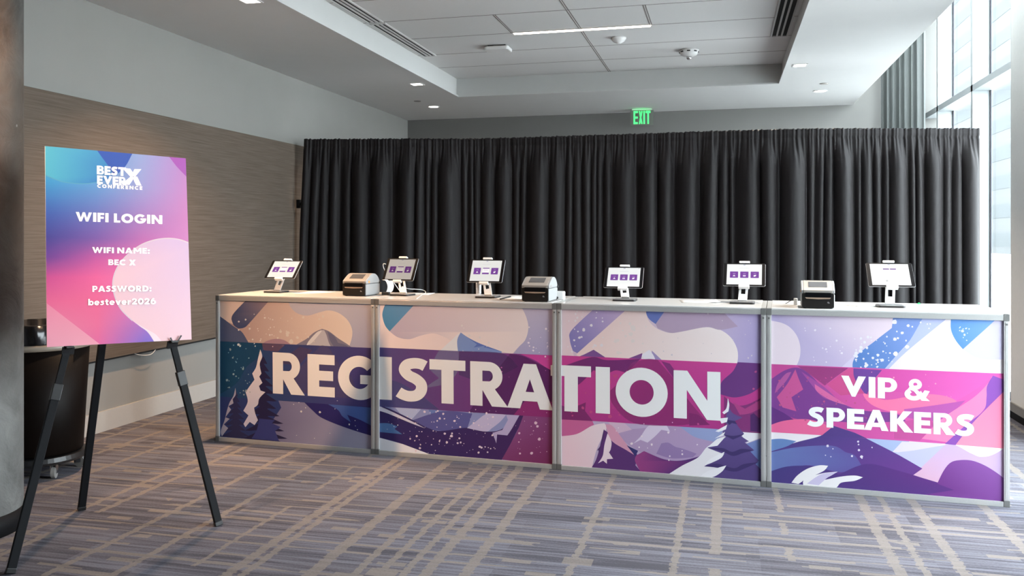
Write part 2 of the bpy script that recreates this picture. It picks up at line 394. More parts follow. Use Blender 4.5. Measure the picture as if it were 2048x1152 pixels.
# windows on the right
def window(n, y0, y1, fins):
    f = bmesh.new()
    for y in fins:
        box(f, XG-.17, XG, y-.03, y+.03, 0, HW); box(f, XG-.012, XG-.002, y-.052, y-.03, 0, HW, 1)
    box(f, XG-.17, XG, y0, y1, 2.895, 2.96); box(f, XG-.17, XG+.02, y0, y1, 0, 0.06); box(f, XG-.17, XG+.02, y0, y1, HW-.06, HW)
    o = tag(finish('window_%d' % n, f, [M_WFRAME, M_GASKET]), kind='structure')
    p = bmesh.new(); box(p, XG+.004, XG+.012, y0, y1, 0.06, HW-.06)
    g = tag(finish('window_pane', p, M_GLASS, o), kind='structure')
    portal(XG+.06, y0, y1, .06, HW-.06)
    return o
window(1, 7.48, YB, (9.50, 10.93))
window(2, 2.7, 6.45, (2.73, 4.4, 6.0))

# concrete column
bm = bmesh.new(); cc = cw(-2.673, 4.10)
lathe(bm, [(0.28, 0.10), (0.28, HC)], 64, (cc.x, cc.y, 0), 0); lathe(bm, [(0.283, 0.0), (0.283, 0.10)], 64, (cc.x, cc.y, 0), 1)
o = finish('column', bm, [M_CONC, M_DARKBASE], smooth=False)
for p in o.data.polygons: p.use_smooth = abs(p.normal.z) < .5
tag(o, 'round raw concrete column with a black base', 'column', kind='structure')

# outside
def facade(x, y0, y1, h, label):
    t = thing('office_building', (x, (y0+y1)/2, 0), label, 'building')
    b = bmesh.new(); box(b, 0, 6, (y0-y1)/2, (y1-y0)/2, -8, h); finish('facade_wall', b, M_EXTW, t)
    b = bmesh.new(); z = -6.0
    while z < h-2: box(b, -.05, .05, (y0-y1)/2+.5, (y1-y0)/2-.5, z, z+1.5); z += 3.2
    finish('window_band', b, M_EXTG, t)
    return t
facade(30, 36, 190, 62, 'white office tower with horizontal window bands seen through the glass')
bm = bmesh.new(); box(bm, 2.9, 80, -40, 140, -.6, -.4)  # pale ground raised to bounce daylight up onto the ceiling
tag(finish('ground', bm, M_GROUND), kind='structure')

# fabric wall panel
t = thing('fabric_wall_covering', (XL, 5.0, 0.53), 'large brown-grey woven fabric covering on the left wall', 'wall covering')
bm = bmesh.new(); box(bm, 0.006, .05, -6.0, 6.5, 0, 1.86); finish('fabric_face', bm, M_FABRIC, t, bevel=.004)
bm = bmesh.new(); box(bm, 0.006, .035, -6.0, 6.5, -.012, -.001); finish('bottom_edge', bm, M_BLACK, t)

# ------------------------------------------------------------------ ceiling fittings
WARM = (1.0, 0.63, 0.36); NEUT = (1.0, 0.82, 0.64)
def downlight(x, y, square, label, lampcol, power, spread=112, aim=None):
    t = thing('downlight', (x, y, HC), label, 'ceiling light', group='recessed downlights')
    b = bmesh.new()
    if square:
        for x0, x1, y0, y1 in ((-.07, .07, -.07, -.055), (-.07, .07, .055, .07), (-.07, -.055, -.055, .055), (.055, .07, -.055, .055)): box(b, x0, x1, y0, y1, -.006, .0)
    else: lathe(b, [(.062, -.006), (.078, -.006), (.078, 0), (.062, 0), (.062, -.006)], 32, cap=False)
    finish('trim_ring', b, M_WHITE, t)
    b = bmesh.new()
    if square: box(b, -.054, .054, -.054, .054, -.004, -.001)
    else: lathe(b, [(.061, -.004), (.061, -.001)], 32)
    finish('lens', b, M_LAMP, t)
    down_lamp(x, y, HC-.012, power, lampcol, .09, spread, aim)
downlight(-3.26, 8.82, True, 'square recessed downlight beside the left tray edge near the back', NEUT, DOWN*.6)
downlight(-3.26, 5.42, True, 'square recessed downlight cut by the top of the photo', WARM, DOWN)
downlight(-3.61, 10.39, False, 'round recessed downlight in the back left corner of the ceiling', NEUT, DOWN*.6)
downlight(.733, 8.75, True, 'square recessed downlight beside the right tray edge', NEUT, DOWN*.8)
downlight(1.087, 10.35, False, 'round recessed downlight in the back right corner of the ceiling', NEUT, DOWN*.8)

def linear(x, y, label):
    t = thing('linear_light', (x, y, HT), label, 'ceiling light', group='linear ceiling lights')
    bm = bmesh.new(); box(bm, -.625, .625, -.034, .034, -.010, -.002); finish('lens', bm, M_LINE, t)
    for a in (-.040, .035):
        bm = bmesh.new(); box(bm, -.637, .637, a, a+.005, -.011, -.001); finish('housing_rim', bm, M_VENT, t)
linear(-1.262, 7.70, 'long thin glowing light strip in the tiled ceiling tray')
linear(-1.262, 2.34, 'added fill light strip out of view, nearest the camera')  # unseen strip added for warm fill on the counter fronts
linear(-1.262, 5.02, 'added fill light strip out of view, over the counter')  # another unseen strip, added as warm fill
downlight(-3.26, 2.02, True, 'added fill downlight out of view, near the concrete column', (1.0, 0.56, 0.29), DOWN*.44, 58, (-2.55, 5.2, .66))  # unseen spot added and aimed to warm the left counter panel
downlight(.733, 5.35, True, 'added fill downlight out of view, over the right of the counter', NEUT, DOWN*.5)  # unseen downlight added as fill, in line with the row

def vent(x, y0, y1, label, nsl, w):
    t = thing('air_vent', (x, (y0+y1)/2, HT), label, 'air vent', group='linear ceiling air vents'); L = (y1-y0)/2
    b = bmesh.new(); box(b, -w/2, w/2, -L, L, -.004, -.001); finish('dark_slot', b, M_VENTDK, t)
    b = bmesh.new()
    for x0, x1 in ((-w/2-.015, -w/2), (w/2, w/2+.015)): box(b, x0, x1, -L-.012, L+.012, -.014, -.001)
    for s in (-1, 1): box(b, -w/2, w/2, min(s*L, s*(L+.012)), max(s*L, s*(L+.012)), -.014, -.001)
    finish('frame', b, M_VENT, t)
    for k in range(1, nsl):
        b = bmesh.new(); q = -w/2 + w*k/nsl; box(b, q-.008, q+.008, -L, L, -.012, -.004); finish('slat', b, M_VENT, t)
vent(-2.975, 7.06, 8.42, 'slotted air vent along the left tray edge, nearest the back', 3, .12)
vent(-2.975, 5.0, 7.0, 'slotted air vent along the left tray edge, nearest the camera', 3, .12)
vent(.515, 6.2, 8.38, 'slotted air vent along the right tray edge', 3, .13)

t = thing('wireless_access_point', (-2.17, 8.20, HT), 'pale rectangular box fixed under the ceiling tray', 'ceiling box')
bm = bmesh.new(); prism(bm, rrect(-.125, .125, -.095, .095, .03), 'z', -.052, -.014); finish('case', bm, M_WHITE, t, bevel=.012, seg=3)
bm = bmesh.new(); box(bm, -.09, .09, -.07, .07, -.016, -.0005); finish('mount', bm, M_BLACK, t)
t = thing('smoke_detector', (-.963, 8.12, HT), 'small plain round white detector beside the light strip', 'smoke detector')
bm = bmesh.new(); lathe(bm, [(.072, -.001), (.072, -.012), (.052, -.04), (.024, -.052), (.022, -.056)], 32); finish('dome', bm, M_WHITE, t, smooth=True)
t = thing('smoke_detector', (-.333, 8.83, HT), 'larger round white detector with a clear strobe tip', 'smoke detector')
bm = bmesh.new(); lathe(bm, [(.098, -.001), (.098, -.014), (.080, -.05), (.04, -.068), (.03, -.068)], 32); finish('dome', bm, M_WHITE, t, smooth=True)
bm = bmesh.new(); lathe(bm, [(.026, -.068), (.026, -.085), (.014, -.098)], 16); finish('strobe_tip', bm, M_CHROME, t, smooth=True)
for k in range(8):
    Mr = Matrix.Rotation(k*pi/4, 4, 'Z'); bm = bmesh.new(); box(bm, .084, .098, -.016, .016, -.03, -.019, 0, Mr); finish('vent_slot', bm, M_BLACK, t)
for x, y, lb in ((-3.657, 9.92, 'small flat sprinkler cover on the ceiling at the back left'), (1.076, 9.864, 'small flat sprinkler cover on the ceiling at the back right')):
    t = thing('sprinkler_cover', (x, y, HC), lb, 'sprinkler', group='ceiling sprinkler covers')
    bm = bmesh.new(); lathe(bm, [(.042, -.007), (.045, -.003), (.045, -.002)], 24); finish('plate', bm, M_CREAM if x > 0 else M_GREYBASE, t)
    bm = bmesh.new(); lathe(bm, [(.03, -.002), (.03, 0)], 16); finish('neck', bm, M_CHROME, t)

# ------------------------------------------------------------------ lettering: a hand-drawn heavy geometric alphabet
def ring(cx, cy, rx, ry, ix, iy, a0=0, a1=360, n=40):
    out = []
    for k in range(n):
        a, b = R(a0 + (a1-a0)*k/n), R(a0 + (a1-a0)*(k+1)/n)
        out.append([(cx+rx*cos(a), cy+ry*sin(a)), (cx+rx*cos(b), cy+ry*sin(b)), (cx+ix*cos(b), cy+iy*sin(b)), (cx+ix*cos(a), cy+iy*sin(a))])
    return out
def rect(x0, y0, x1, y1): return [[(x0, y0), (x1, y0), (x1, y1), (x0, y1)]]
def stroke(pts, w, n=8, w1=None):
    P = spline([(a, b, 0) for a, b in pts], n); L = []; N = len(P)
    for i, p in enumerate(P):
        t = (P[min(i+1, N-1)] - P[max(i-1, 0)]).normalized(); h = (w + ((w1 or w)-w)*i/(N-1))/2
        L.append(((p.x - t.y*h, p.y + t.x*h), (p.x + t.y*h, p.y - t.x*h)))
    return [[a[0], b[0], b[1], a[1]] for a, b in zip(L, L[1:])]
S_ = .265
GL = {   # glyph: (width, polygons); cap height 1
 'A': (1.02, [[(0,0),(.29,0),(.36,.19),(.66,.19),(.73,0),(1.02,0),(.65,1),(.37,1)][:0] or [(0,0),(.29,0),(.51,.66),(.37,1)]] + [[(.73,0),(1.02,0),(.65,1),(.37,1),(.51,.66)]] + rect(.30,.17,.72,.375)),
 'B': (.74, rect(0,0,S_,1) + ring(.40,.735,.29,.265,.10,.075,-90,90) + rect(.2,.81,.40,1) + rect(.2,.47,.40,.66)[:1] + ring(.42,.29,.32,.29,.11,.085,-90,90) + rect(.2,0,.42,.205) + rect(.2,.375,.42,.58)),
 'C': (.86, ring(.52,.5,.52,.52,.25,.26,48,312)),
 'D': (.9, rect(0,0,S_,1) + ring(.38,.5,.52,.5,.24,.27,-90,90) + rect(.2,0,.39,.23) + rect(.2,.77,.39,1)),
 'E': (.62, rect(0,0,S_,1) + rect(.2,0,.62,.235) + rect(.2,.385,.585,.615) + rect(.2,.765,.62,1)),
 'F': (.60, rect(0,0,S_,1) + rect(.2,.36,.56,.59) + rect(.2,.765,.60,1)),
 'G': (1.02, ring(.52,.5,.52,.52,.25,.26,42,360) + rect(.54,.36,1.04,.57)),
 'I': (.29, rect(0,0,.29,1)),
 'K': (.86, rect(0,0,S_,1) + [[(.2,.48),(.5,1),(.84,1),(.48,.54)], [(.2,.5),(.48,.56),(.88,0),(.54,0)]]),
 'L': (.56, rect(0,0,S_,1) + rect(.2,0,.56,.235)),
 'M': (1.1, rect(0,0,.25,1) + rect(.85,0,1.1,1) + [[(0,1),(.28,1),(.66,.28),(.44,.28)], [(1.1,1),(.82,1),(.44,.28),(.66,.28)]]),
 'N': (.96, rect(0,0,.27,1) + rect(.69,0,.96,1) + [[(0,1),(.28,1),(.96,0),(.68,0)]]),
 'O': (1.06, ring(.53,.5,.53,.52,.245,.26)),
 'P': (.72, rect(0,0,S_,1) + ring(.40,.66,.32,.34,.10,.13,-90,90) + rect(.2,.79,.41,1) + rect(.2,.32,.41,.53)),
 'R': (.80, rect(0,0,S_,1) + ring(.40,.68,.30,.32,.09,.12,-90,90) + rect(.2,.80,.41,1) + rect(.2,.36,.41,.56) + [[(.22,.44),(.50,.44),(.82,0),(.47,0)]]),
 'S': (.66, stroke([(.60,.83),(.50,.875),(.36,.885),(.21,.84),(.15,.72),(.24,.60),(.40,.52),(.51,.41),(.51,.26),(.41,.145),(.25,.115),(.12,.145),(.02,.20)], .245)),
 'T': (.80, rect(.265,0,.535,1) + rect(0,.765,.80,1)),
 'V': (.98, [[(0,1),(.30,1),(.56,.30),(.42,0)], [(.98,1),(.68,1),(.42,.30),(.42,0),(.56,0)]]),
 'W': (1.45, [[(0,1),(.29,1),(.50,.24),(.34,0)], [(.34,0),(.54,0),(.80,.78),(.62,1)], [(.62,1),(.83,1),(1.11,.0),(.91,0)], [(.91,0),(1.11,0),(1.45,1),(1.17,1)]]),
 'X': (.92, [[(0,1),(.33,1),(.92,0),(.59,0)], [(.59,1),(.92,1),(.33,0),(0,0)]]),
 '&': (.96, ring(.42,.755,.255,.255,.08,.08) + ring(.35,.28,.35,.295,.135,.09,120,395) + [[(.22,.62),(.44,.56),(.98,0),(.66,0)], [(.20,.63),(.50,.72),(.36,.44),(.12,.50)], [(.62,.22),(.80,.10),(.98,.46),(.78,.50)]]),
 ':': (.27, rect(0,0,.27,.26) + rect(0,.46,.27,.72)),
 'b': (.74, rect(0,0,.24,1.02) + ring(.42,.35,.34,.37,.12,.15)),
 'e': (.72, ring(.36,.35,.36,.37,.14,.17,10,320) + rect(.1,.27,.71,.41)),
 's': (.56, stroke([(.50,.57),(.38,.62),(.24,.61),(.16,.52),(.26,.43),(.40,.36),(.42,.24),(.32,.11),(.16,.09),(.02,.14)], .19)),
 't': (.52, rect(.12,.16,.36,.92) + rect(0,.52,.50,.70) + stroke([(.24,.3),(.25,.14),(.36,.08),(.50,.09)], .2)),
 'v': (.74, [[(0,.71),(.27,.71),(.46,.2),(.27,0)], [(.74,.71),(.47,.71),(.29,.2),(.27,0),(.47,0)]]),
 'r': (.50, rect(0,0,.24,.71) + stroke([(.1,.38),(.2,.54),(.34,.60),(.50,.59)], .22)),
 '2': (.72, stroke([(.08,.72),(.20,.86),(.40,.89),(.56,.78),(.55,.60),(.40,.42),(.14,.12)], .23) + rect(.02,0,.72,.22)),
 '0': (.80, ring(.40,.5,.40,.52,.155,.27)),
 '6': (.78, ring(.39,.33,.39,.35,.15,.12) + stroke([(.13,.36),(.17,.58),(.30,.78),(.48,.98)], .26)),
}
def layout(text, gap=.10, space=.42):
    """-> list of (polys, x0) and total width"""
    out, x = [], 0.0
    for ch in text:
        if ch == ' ': x += space; continue
        w, P = GL[ch]; out.append((P, x, w)); x += w + gap
    return out, x - gap

# ------------------------------------------------------------------ printed artwork on real panels
class Print:
    """flat artwork: polygons in traced coordinates -> the panel's own rectangle"""
    def __init__(s, quad, w, h, white=(255, 255, 255), clip=True, paper=0.78, lift=0.0):
        s.q = [Vector((*p, 0)) for p in quad]; s.w, s.h = w, h; s.T = []; s.layer = 0
        s.k = [paper/max(c, .01) for c in lin(white)]; s.H = s.homog(quad); s.clipon = clip; s.lift = lift
    @staticmethod
    def homog(q):
        (x0,y0),(x1,y1),(x2,y2),(x3,y3) = q     # TL TR BR BL -> (0,0)(1,0)(1,1)(0,1)
        dx1,dx2,sx = x1-x2, x3-x2, x0-x1+x2-x3; dy1,dy2,sy = y1-y2, y3-y2, y0-y1+y2-y3
        dt = dx1*dy2-dx2*dy1; g = (sx*dy2-dx2*sy)/dt; h = (dx1*sy-sx*dy1)/dt
        return Matrix(((x1-x0+g*x1, x3-x0+h*x3, x0), (y1-y0+g*y1, y3-y0+h*y3, y0), (g, h, 1))).inverted()
    def uv(s, p):
        v = s.H @ Vector((p[0], p[1], 1)); return v.x/v.z, v.y/v.z
    def colour(s, c, p):
        if isinstance(c[0], (tuple, list)):
            c0, p0, c1, p1 = c; dx, dy = p1[0]-p0[0], p1[1]-p0[1]
            t = max(0, min(1, ((p[0]-p0[0])*dx + (p[1]-p0[1])*dy)/(dx*dx+dy*dy)))
            c = tuple(a+(b-a)*t for a, b in zip(c0, c1))
        c = tuple(v + (m-v)*s.lift for v, m in zip(c, (150, 132, 150)))  # haze put into the ink: colours pulled toward a mauve grey
        return tuple(min(.95, v*k) for v, k in zip(lin(c), s.k))
    def tri(s, P, C, a, L):
        """P: three uv points, C: colours; clipped to the unit square"""
        poly = [(p[0], p[1], *c) for p, c in zip(P, C)]
        if s.clipon:
            for ax, sg, lim in ((0,1,0.),(0,-1,1.),(1,1,0.),(1,-1,1.)):
                out = []
                for i in range(len(poly)):
                    A, B = poly[i], poly[(i+1) % len(poly)]; da, db = sg*(A[ax]-lim), sg*(B[ax]-lim)
                    if da >= 0: out.append(A)
                    if (da > 0 > db) or (da < 0 < db):
                        t = da/(da-db); out.append(tuple(x+(y-x)*t for x, y in zip(A, B)))
                poly = out
                if len(poly) < 3: return
        s.T.append((poly, a, L))
    @staticmethod
    def soften(pts, lim=42):
        n = len(pts); V = [Vector(p) for p in pts]; sharp = []
        for i in range(n):
            d0, d1 = V[i]-V[i-1], V[(i+1) % n]-V[i]
            sharp.append(d0.length < 1e-6 or d1.length < 1e-6 or abs(math.degrees(d0.angle(d1))) > lim)
        if not any(sharp): return [(v.x, v.y) for v in spline([(x, y, 0) for x, y in pts], 6, True)]
        st = sharp.index(True); order = [(st+i) % n for i in range(n)] + [st]; out = []; run = [order[0]]
        for i in order[1:]:
            run.append(i)
            if sharp[i]:
                if len(run) == 2: out.append(pts[run[0]])
                else: out += [(v.x, v.y) for v in spline([(*pts[q], 0) for q in run], 6)[:-1]]
                run = [i]
        return out
    def poly(s, pts, c, a=1.0, smooth=False, step=True, soft=True):
        if soft and step and not smooth and len(pts) > 4: pts = s.soften(pts)
        if smooth: pts = [(v.x, v.y) for v in spline([(x, y, 0) for x, y in pts], 6, True)]
        if step: s.layer += 1
        V = [Vector((x, y, 0)) for x, y in pts]
        for t in tessellate_polygon([V]):
            P = [pts[i] for i in t]; s.tri([s.uv(p) for p in P], [s.colour(c, p) for p in P], a, s.layer)
    def line(s, pts, w, c, a=1.0):
        s.layer += 1
        for q in stroke(pts, w): s.poly(q, c, a, step=False)
    def lattice(s, rows, vs, us, n=5):
        """smooth background from a table of colours"""
        s.layer += 1
        for i in range(len(vs)-1):
            for j in range(len(us)-1):
                def cc(u, v):
                    r = [tuple(a+(b-a)*u for a, b in zip(rows[k][j], rows[k][j+1])) for k in (i, i+1)]
                    return s.colour(tuple(a+(b-a)*v for a, b in zip(*r)), None)
                for k in range(n):
                    for m in range(n):
                        q = [(k/n, m/n), ((k+1)/n, m/n), ((k+1)/n, (m+1)/n), (k/n, (m+1)/n)]
                        P = [(us[j]+(us[j+1]-us[j])*u, vs[i]+(vs[i+1]-vs[i])*v) for u, v in q]; C = [cc(u, v) for u, v in q]
                        for t in ((0,1,2),(0,2,3)): s.tri([P[x] for x in t], [C[x] for x in t], 1, s.layer)
    def fill(s, c, n=6):
        s.layer += 1; inv = s.H.inverted()
        def bk(u, v): w = inv @ Vector((u, v, 1)); return (w.x/w.z, w.y/w.z)
        for i in range(n):
            for j in range(n):
                q = [(i/n, j/n), ((i+1)/n, j/n), ((i+1)/n, (j+1)/n), (i/n, (j+1)/n)]; C = [s.colour(c, bk(*p)) for p in q]
                for t in ((0,1,2),(0,2,3)): s.tri([q[x] for x in t], [C[x] for x in t], 1, s.layer)
    def dots(s, seed, n, x0, x1, y0, y1, r0, r1, c, a=1.0):
        rn = random.Random(seed); s.layer += 1
        for _ in range(n):
            x, y = rn.uniform(x0, x1), rn.uniform(y0, y1); r = r0 + (r1-r0)*rn.random()**2.5; k = rn.randint(5, 8); s.layer += .1; ph = rn.random()*6
            s.poly([(x+r*rn.uniform(.7,1.1)*cos(ph+2*pi*i/k), y+r*rn.uniform(.7,1.1)*sin(ph+2*pi*i/k)) for i in range(k)], c, a, step=False)
    def letter(s, ch, xl, xr, top, bot, c):
        """glyph stretched between two pixel columns and two sloping lines"""
        w, P = GL[ch]
        for p in P:
            pts = []
            for gx, gy in p:
                x = xl + (xr-xl)*gx/w; pts.append((x, bot(x) + (top(x)-bot(x))*gy))
            s.layer += .1; s.poly(pts, c, step=False)
    def text(s, txt, xl, xr, top, bot, c, gap=.10, space=.42):
        L, W = layout(txt, gap, space); k = (xr-xl)/W
        for P, x0, w in L:
            for p in P:
                pts = []
                for gx, gy in p:
                    x = xl + (x0+gx)*k; pts.append((x, bot(x) + (top(x)-bot(x))*gy))
                s.layer += .1; s.poly(pts, c, step=False)
    def build(s, name, material, parent, x0, z0, y, eps=.00002):
        me = bpy.data.meshes.new(name); V, F, Cc = [], [], []
        for poly, a, L in s.T:
            b = len(V)
            for u, v, r, g, bl in poly:
                V.append((x0+u*s.w, y-L*eps, z0+(1-v)*s.h)); Cc.append((r, g, bl, a))
            F.append(tuple(range(b, b+len(poly)))[::1])
        me.from_pydata(V, [], F)
        at = me.color_attributes.new('ink', 'FLOAT_COLOR', 'POINT')
        for i, c in enumerate(Cc): at.data[i].color = c
        me.materials.append(material); o = bpy.data.objects.new(name, me); COL.objects.link(o); o.parent = parent
        return o
def ln(x0, y0, k): return lambda x: y0 + k*(x-x0)

# ---- four counter panels, traced panel by panel
def fir_side(x_in, x_out, y0, y1, n, seed, lift=.35):
    """one ragged side of a fir: drooping boughs from top to bottom"""
    rn = random.Random(seed); out = []
    for i in range(n):
        f0, f1 = i/n, (i+1)/n; ya, yb = y0+(y1-y0)*f0, y0+(y1-y0)*f1
        xi = x_in(f0); xo = x_out(f1)*rn.uniform(.9, 1.06) + x_in(f1)*(1-rn.uniform(.94, 1.0)) if False else x_in(f1) + (x_out(f1)-x_in(f1))*rn.uniform(.8, 1.08)
        st = (yb-ya); xm = xi + (xo-xi)*.55
        out += [(xi, ya), (xm, ya+st*.55), (xo, yb-st*.02), (xm+(xo-xi)*.12, yb+st*.02), (x_in(f1)+(xo-x_in(f1))*.25, yb-st*.04)]
    return out
def art1():
    p = Print([(57,108),(1012,140),(1008,1066),(50,988)], 1, 1, (220,198,184), lift=.0)
    p.fill(((172,154,154),(500,150),(152,138,148),(500,420)))
    p.poly([(40,90),(490,95),(492,125),(505,158),(545,195),(610,210),(690,188),(745,178),(805,195),(860,240),(888,300),(885,360),(860,435),(40,435)], ((158,118,108),(170,420),(205,174,154),(800,190)))
    p.poly([(40,90),(230,90),(222,117),(145,190),(128,225),(138,262),(100,245),(40,205)], (202,167,150))
    p.poly([(235,95),(385,95),(365,116),(240,258),(208,285),(172,291),(142,268),(128,228),(146,188)], ((58,62,88),(180,220),(128,102,106),(335,130)))
    p.poly([(40,200),(95,240),(130,268),(170,295),(200,320),(240,390),(40,390)], (72,74,96))
    p.poly([(310,420),(335,380),(400,358),(460,366),(500,395),(520,440),(420,460)], (150,110,115), smooth=True)
    p.poly([(700,295),(650,318),(600,360),(540,395),(490,440),(920,440),(860,395),(800,355),(745,312)], (114,100,108))
    p.poly([(692,302),(655,335),(625,385),(600,430),(770,430),(745,390),(728,335),(714,304)], (166,150,148))
    p.poly([(670,315),(618,370),(600,405),(640,380),(700,308)], (196,178,168))
    p.poly([(735,312),(775,340),(800,385),(850,400),(880,430),(780,420),(750,370)], (92,84,100))
    # lower field
    p.poly([(40,715),(1020,790),(1020,1080),(40,1000)], ((66,58,94),(430,850),(160,142,150),(1000,1080)))
    p.poly([(40,720),(420,748),(440,800),(300,1010),(40,1000)], (40,48,88))
    p.poly([(420,742),(560,752),(680,840),(840,925),(1020,984),(1020,790),(720,770)], ((96,86,118),(450,750),(36,28,78),(680,830)))
    p.poly([(585,765),(640,820),(700,868),(850,930),(1020,984),(1020,790),(720,770)], (37,28,78))
    p.poly([(735,778),(1015,800),(1015,920),(940,880),(855,845),(878,893),(825,855),(798,815)], (62,78,125))
    # band
    p.poly([(40,371),(1020,419),(1020,798),(40,727)], ((20,60,88),(120,450),(64,48,94),(520,560)), .94)
    p.poly([(40,371),(330,386),(300,470),(220,540),(160,640),(40,720)], (24,72,98), .5, smooth=False)
    p.poly([(700,400),(620,470),(560,540),(470,570),(430,640),(640,720),(930,740),(880,600),(820,540),(740,410)], (92,76,112), .45)
    p.poly([(560,408),(500,450),(440,470),(420,520),(560,520),(640,430)], (84,64,92), .6)
    p.poly([(320,386),(470,394),(420,440),(330,430)], (110,76,92), .6)
    # trees
    rs = fir_side(lambda f: 154+22*f, lambda f: 160+74*f, 690, 985, 8, 3); ls = fir_side(lambda f: 148-22*f, lambda f: 142-84*f, 690, 985, 8, 4)
    p.poly(rs + [(240,1000),(50,985)] + ls[::-1], (40,36,66))
    p.poly([(150,672),(152,715),(132,745),(137,772),(105,790),(122,812),(85,862),(112,872),(75,908),(102,932),(62,985),(55,950),(80,880),(95,820),(112,768),(138,722)], (158,142,150))
    rs = fir_side(lambda f: 330+30*f, lambda f: 345+128*f**1.1, 470, 1000, 11, 5); ls = fir_side(lambda f: 318-20*f, lambda f: 305-110*f, 480, 1000, 10, 9)
    p.poly(rs + [(460,1030),(200,1005)] + ls[::-1], (32,24,54))
    p.poly([(300,870),(400,880),(380,900),(435,925),(400,950),(425,1015),(250,1000),(285,940)], (50,50,96))
    p.poly([(310,425),(322,470),(306,520),(316,580),(302,600),(322,640),(300,660),(310,690),(340,700),(302,740),(292,780),(268,800),(276,840),(292,880),(270,912),(240,892),(212,926),(200,905),(232,850),(200,820),(228,760),(215,700),(242,660),(272,620),(258,580),(282,540),(296,480)], ((214,188,178),(300,500),(186,168,176),(240,900)))
    W = (220,198,184)
    p.dots(1, 34, 90, 250, 390, 720, 3, 9, (150,152,150), .8); p.dots(2, 30, 150, 400, 170, 420, 3, 10, W, .85)
    p.dots(3, 22, 400, 720, 200, 400, 4, 17, (222,196,176), .75); p.dots(4, 14, 420, 980, 740, 1000, 3, 8, W, .8)
    t = Print([(57,108),(1012,140),(1008,1066),(50,988)], 1, 1, W); T, B = ln(388,443,.056), ln(388,708,.0692)
    for ch, a, b in (('R',388,585),('E',608,778),('G',799,1062)): t.letter(ch, a, b, T, B, W)
    return p, t
def art2():
    W = (216,207,201); Q = [(60,80),(1110,112),(1105,1074),(57,985)]
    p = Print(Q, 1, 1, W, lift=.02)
    p.fill(((176,160,172),(1000,130),(150,140,168),(1000,400)))
    p.poly([(40,60),(905,60),(912,105),(945,150),(962,225),(945,300),(905,345),(860,400),(40,400)], ((222,198,190),(150,340),(205,182,176),(800,150)))
    p.poly([(268,70),(120,248),(170,285),(240,297),(310,275),(385,262),(450,283),(492,308),(555,258),(700,345),(860,390),(905,345),(945,300),(962,225),(945,150),(905,70)], ((172,156,168),(180,250),(214,192,184),(520,170)))
    p.poly([(100,70),(280,70),(268,86),(120,248),(92,210),(76,150),(84,105)], ((66,120,152),(100,220),(94,132,164),(230,100)))
    p.poly([(550,254),(500,300),(430,365),(430,410),(545,410),(530,305)], (206,200,198))
    p.poly([(552,256),(600,290),(680,330),(800,375),(800,410),(540,410),(530,310)], (112,128,168))
    p.poly([(572,272),(650,318),(795,374),(690,348),(700,340),(630,350),(650,330)], (78,94,150))
    p.dots(11, 14, 560, 800, 170, 380, 3, 9, (226,212,205), .8)
    # below the band
    p.poly([(40,700),(1120,780),(1120,1090),(40,1000)], (128,130,168))
    p.poly([(150,718),(310,732),(245,805),(190,772)], (164,168,194)); p.poly([(355,735),(445,745),(430,800),(370,792)], (94,110,160))
    p.poly([(440,745),(620,760),(590,850),(480,870),(330,850),(260,800)], (88,84,140), .8)
    p.poly([(40,700),(130,735),(250,795),(345,846),(430,868),(590,848),(700,872),(800,856),(880,768),(940,775),(900,850),(850,950),(795,1050),(340,1012),(200,950),(40,905)], ((44,32,82),(300,900),(58,30,78),(800,950)))
    p.poly([(40,705),(120,742),(250,806),(335,852),(250,820),(110,760),(40,738)], (196,186,196))
    p.poly([(40,820),(110,820),(165,840),(148,855),(195,888),(40,872)], (72,104,150))
    p.poly([(40,905),(200,950),(360,1012),(40,1000)], ((205,198,200),(60,930),(222,214,214),(200,1000)))
    p.poly([(715,760),(825,768),(790,810),(740,850),(700,872),(588,850),(640,810)], (178,164,188))
    p.poly([(825,768),(905,772),(862,850),(832,896),(770,890),(765,945),(742,880),(802,862),(836,800)], (168,150,178))
    p.poly([(930,770),(1120,785),(1120,1090),(798,1045),(850,950),(900,850)], ((122,62,106),(930,830),(108,32,72),(1080,1060)))
    # band
    p.poly([(40,347),(1120,401),(1120,786),(40,714)], ((72,64,112),(150,500),(124,40,106),(1000,600)), .94)
    p.poly([(420,366),(385,430),(355,480),(420,540),(330,600),(470,570),(540,480),(540,372)], (128,120,155), .5)
    p.poly([(60,560),(160,560),(300,640),(420,735),(60,715)], (78,76,128), .6)
    p.poly([(540,372),(800,386),(900,470),(700,560),(540,520)], (86,62,112), .5)
    p.poly([(850,390),(930,405),(1010,445),(1120,505),(1120,786),(600,752),(720,560)], (84,36,92), .5)
    p.poly([(915,392),(1120,402),(1120,505),(1060,470),(1000,430)], (192,62,134), .9)
    p.poly([(950,670),(1120,690),(1120,786),(870,770)], (150,46,108), .7)
    p.dots(12, 110, 225, 770, 735, 1010, 2, 9, (224,200,204), .9); p.dots(13, 16, 960, 1090, 220, 410, 3, 11, (226,208,206), .9)
    p.dots(14, 26, 880, 1085, 740, 1020, 2, 11, (214,176,186), .9); p.dots(15, 14, 780, 1090, 420, 740, 2, 7, (190,110,150), .8)
    p.dots(16, 10, 80, 220, 750, 900, 2, 5, (214,204,206), .9)
    t = Print(Q, 1, 1, W); T, B = ln(362,421,.0535), ln(362,691,.0675)
    for ch, a, b in (('I',50,133),('S',168,352),('T',362,580),('R',609,832),('A',832,1108),('T',1096,1325)): t.letter(ch, a, b, T, B, W)
    return p, t
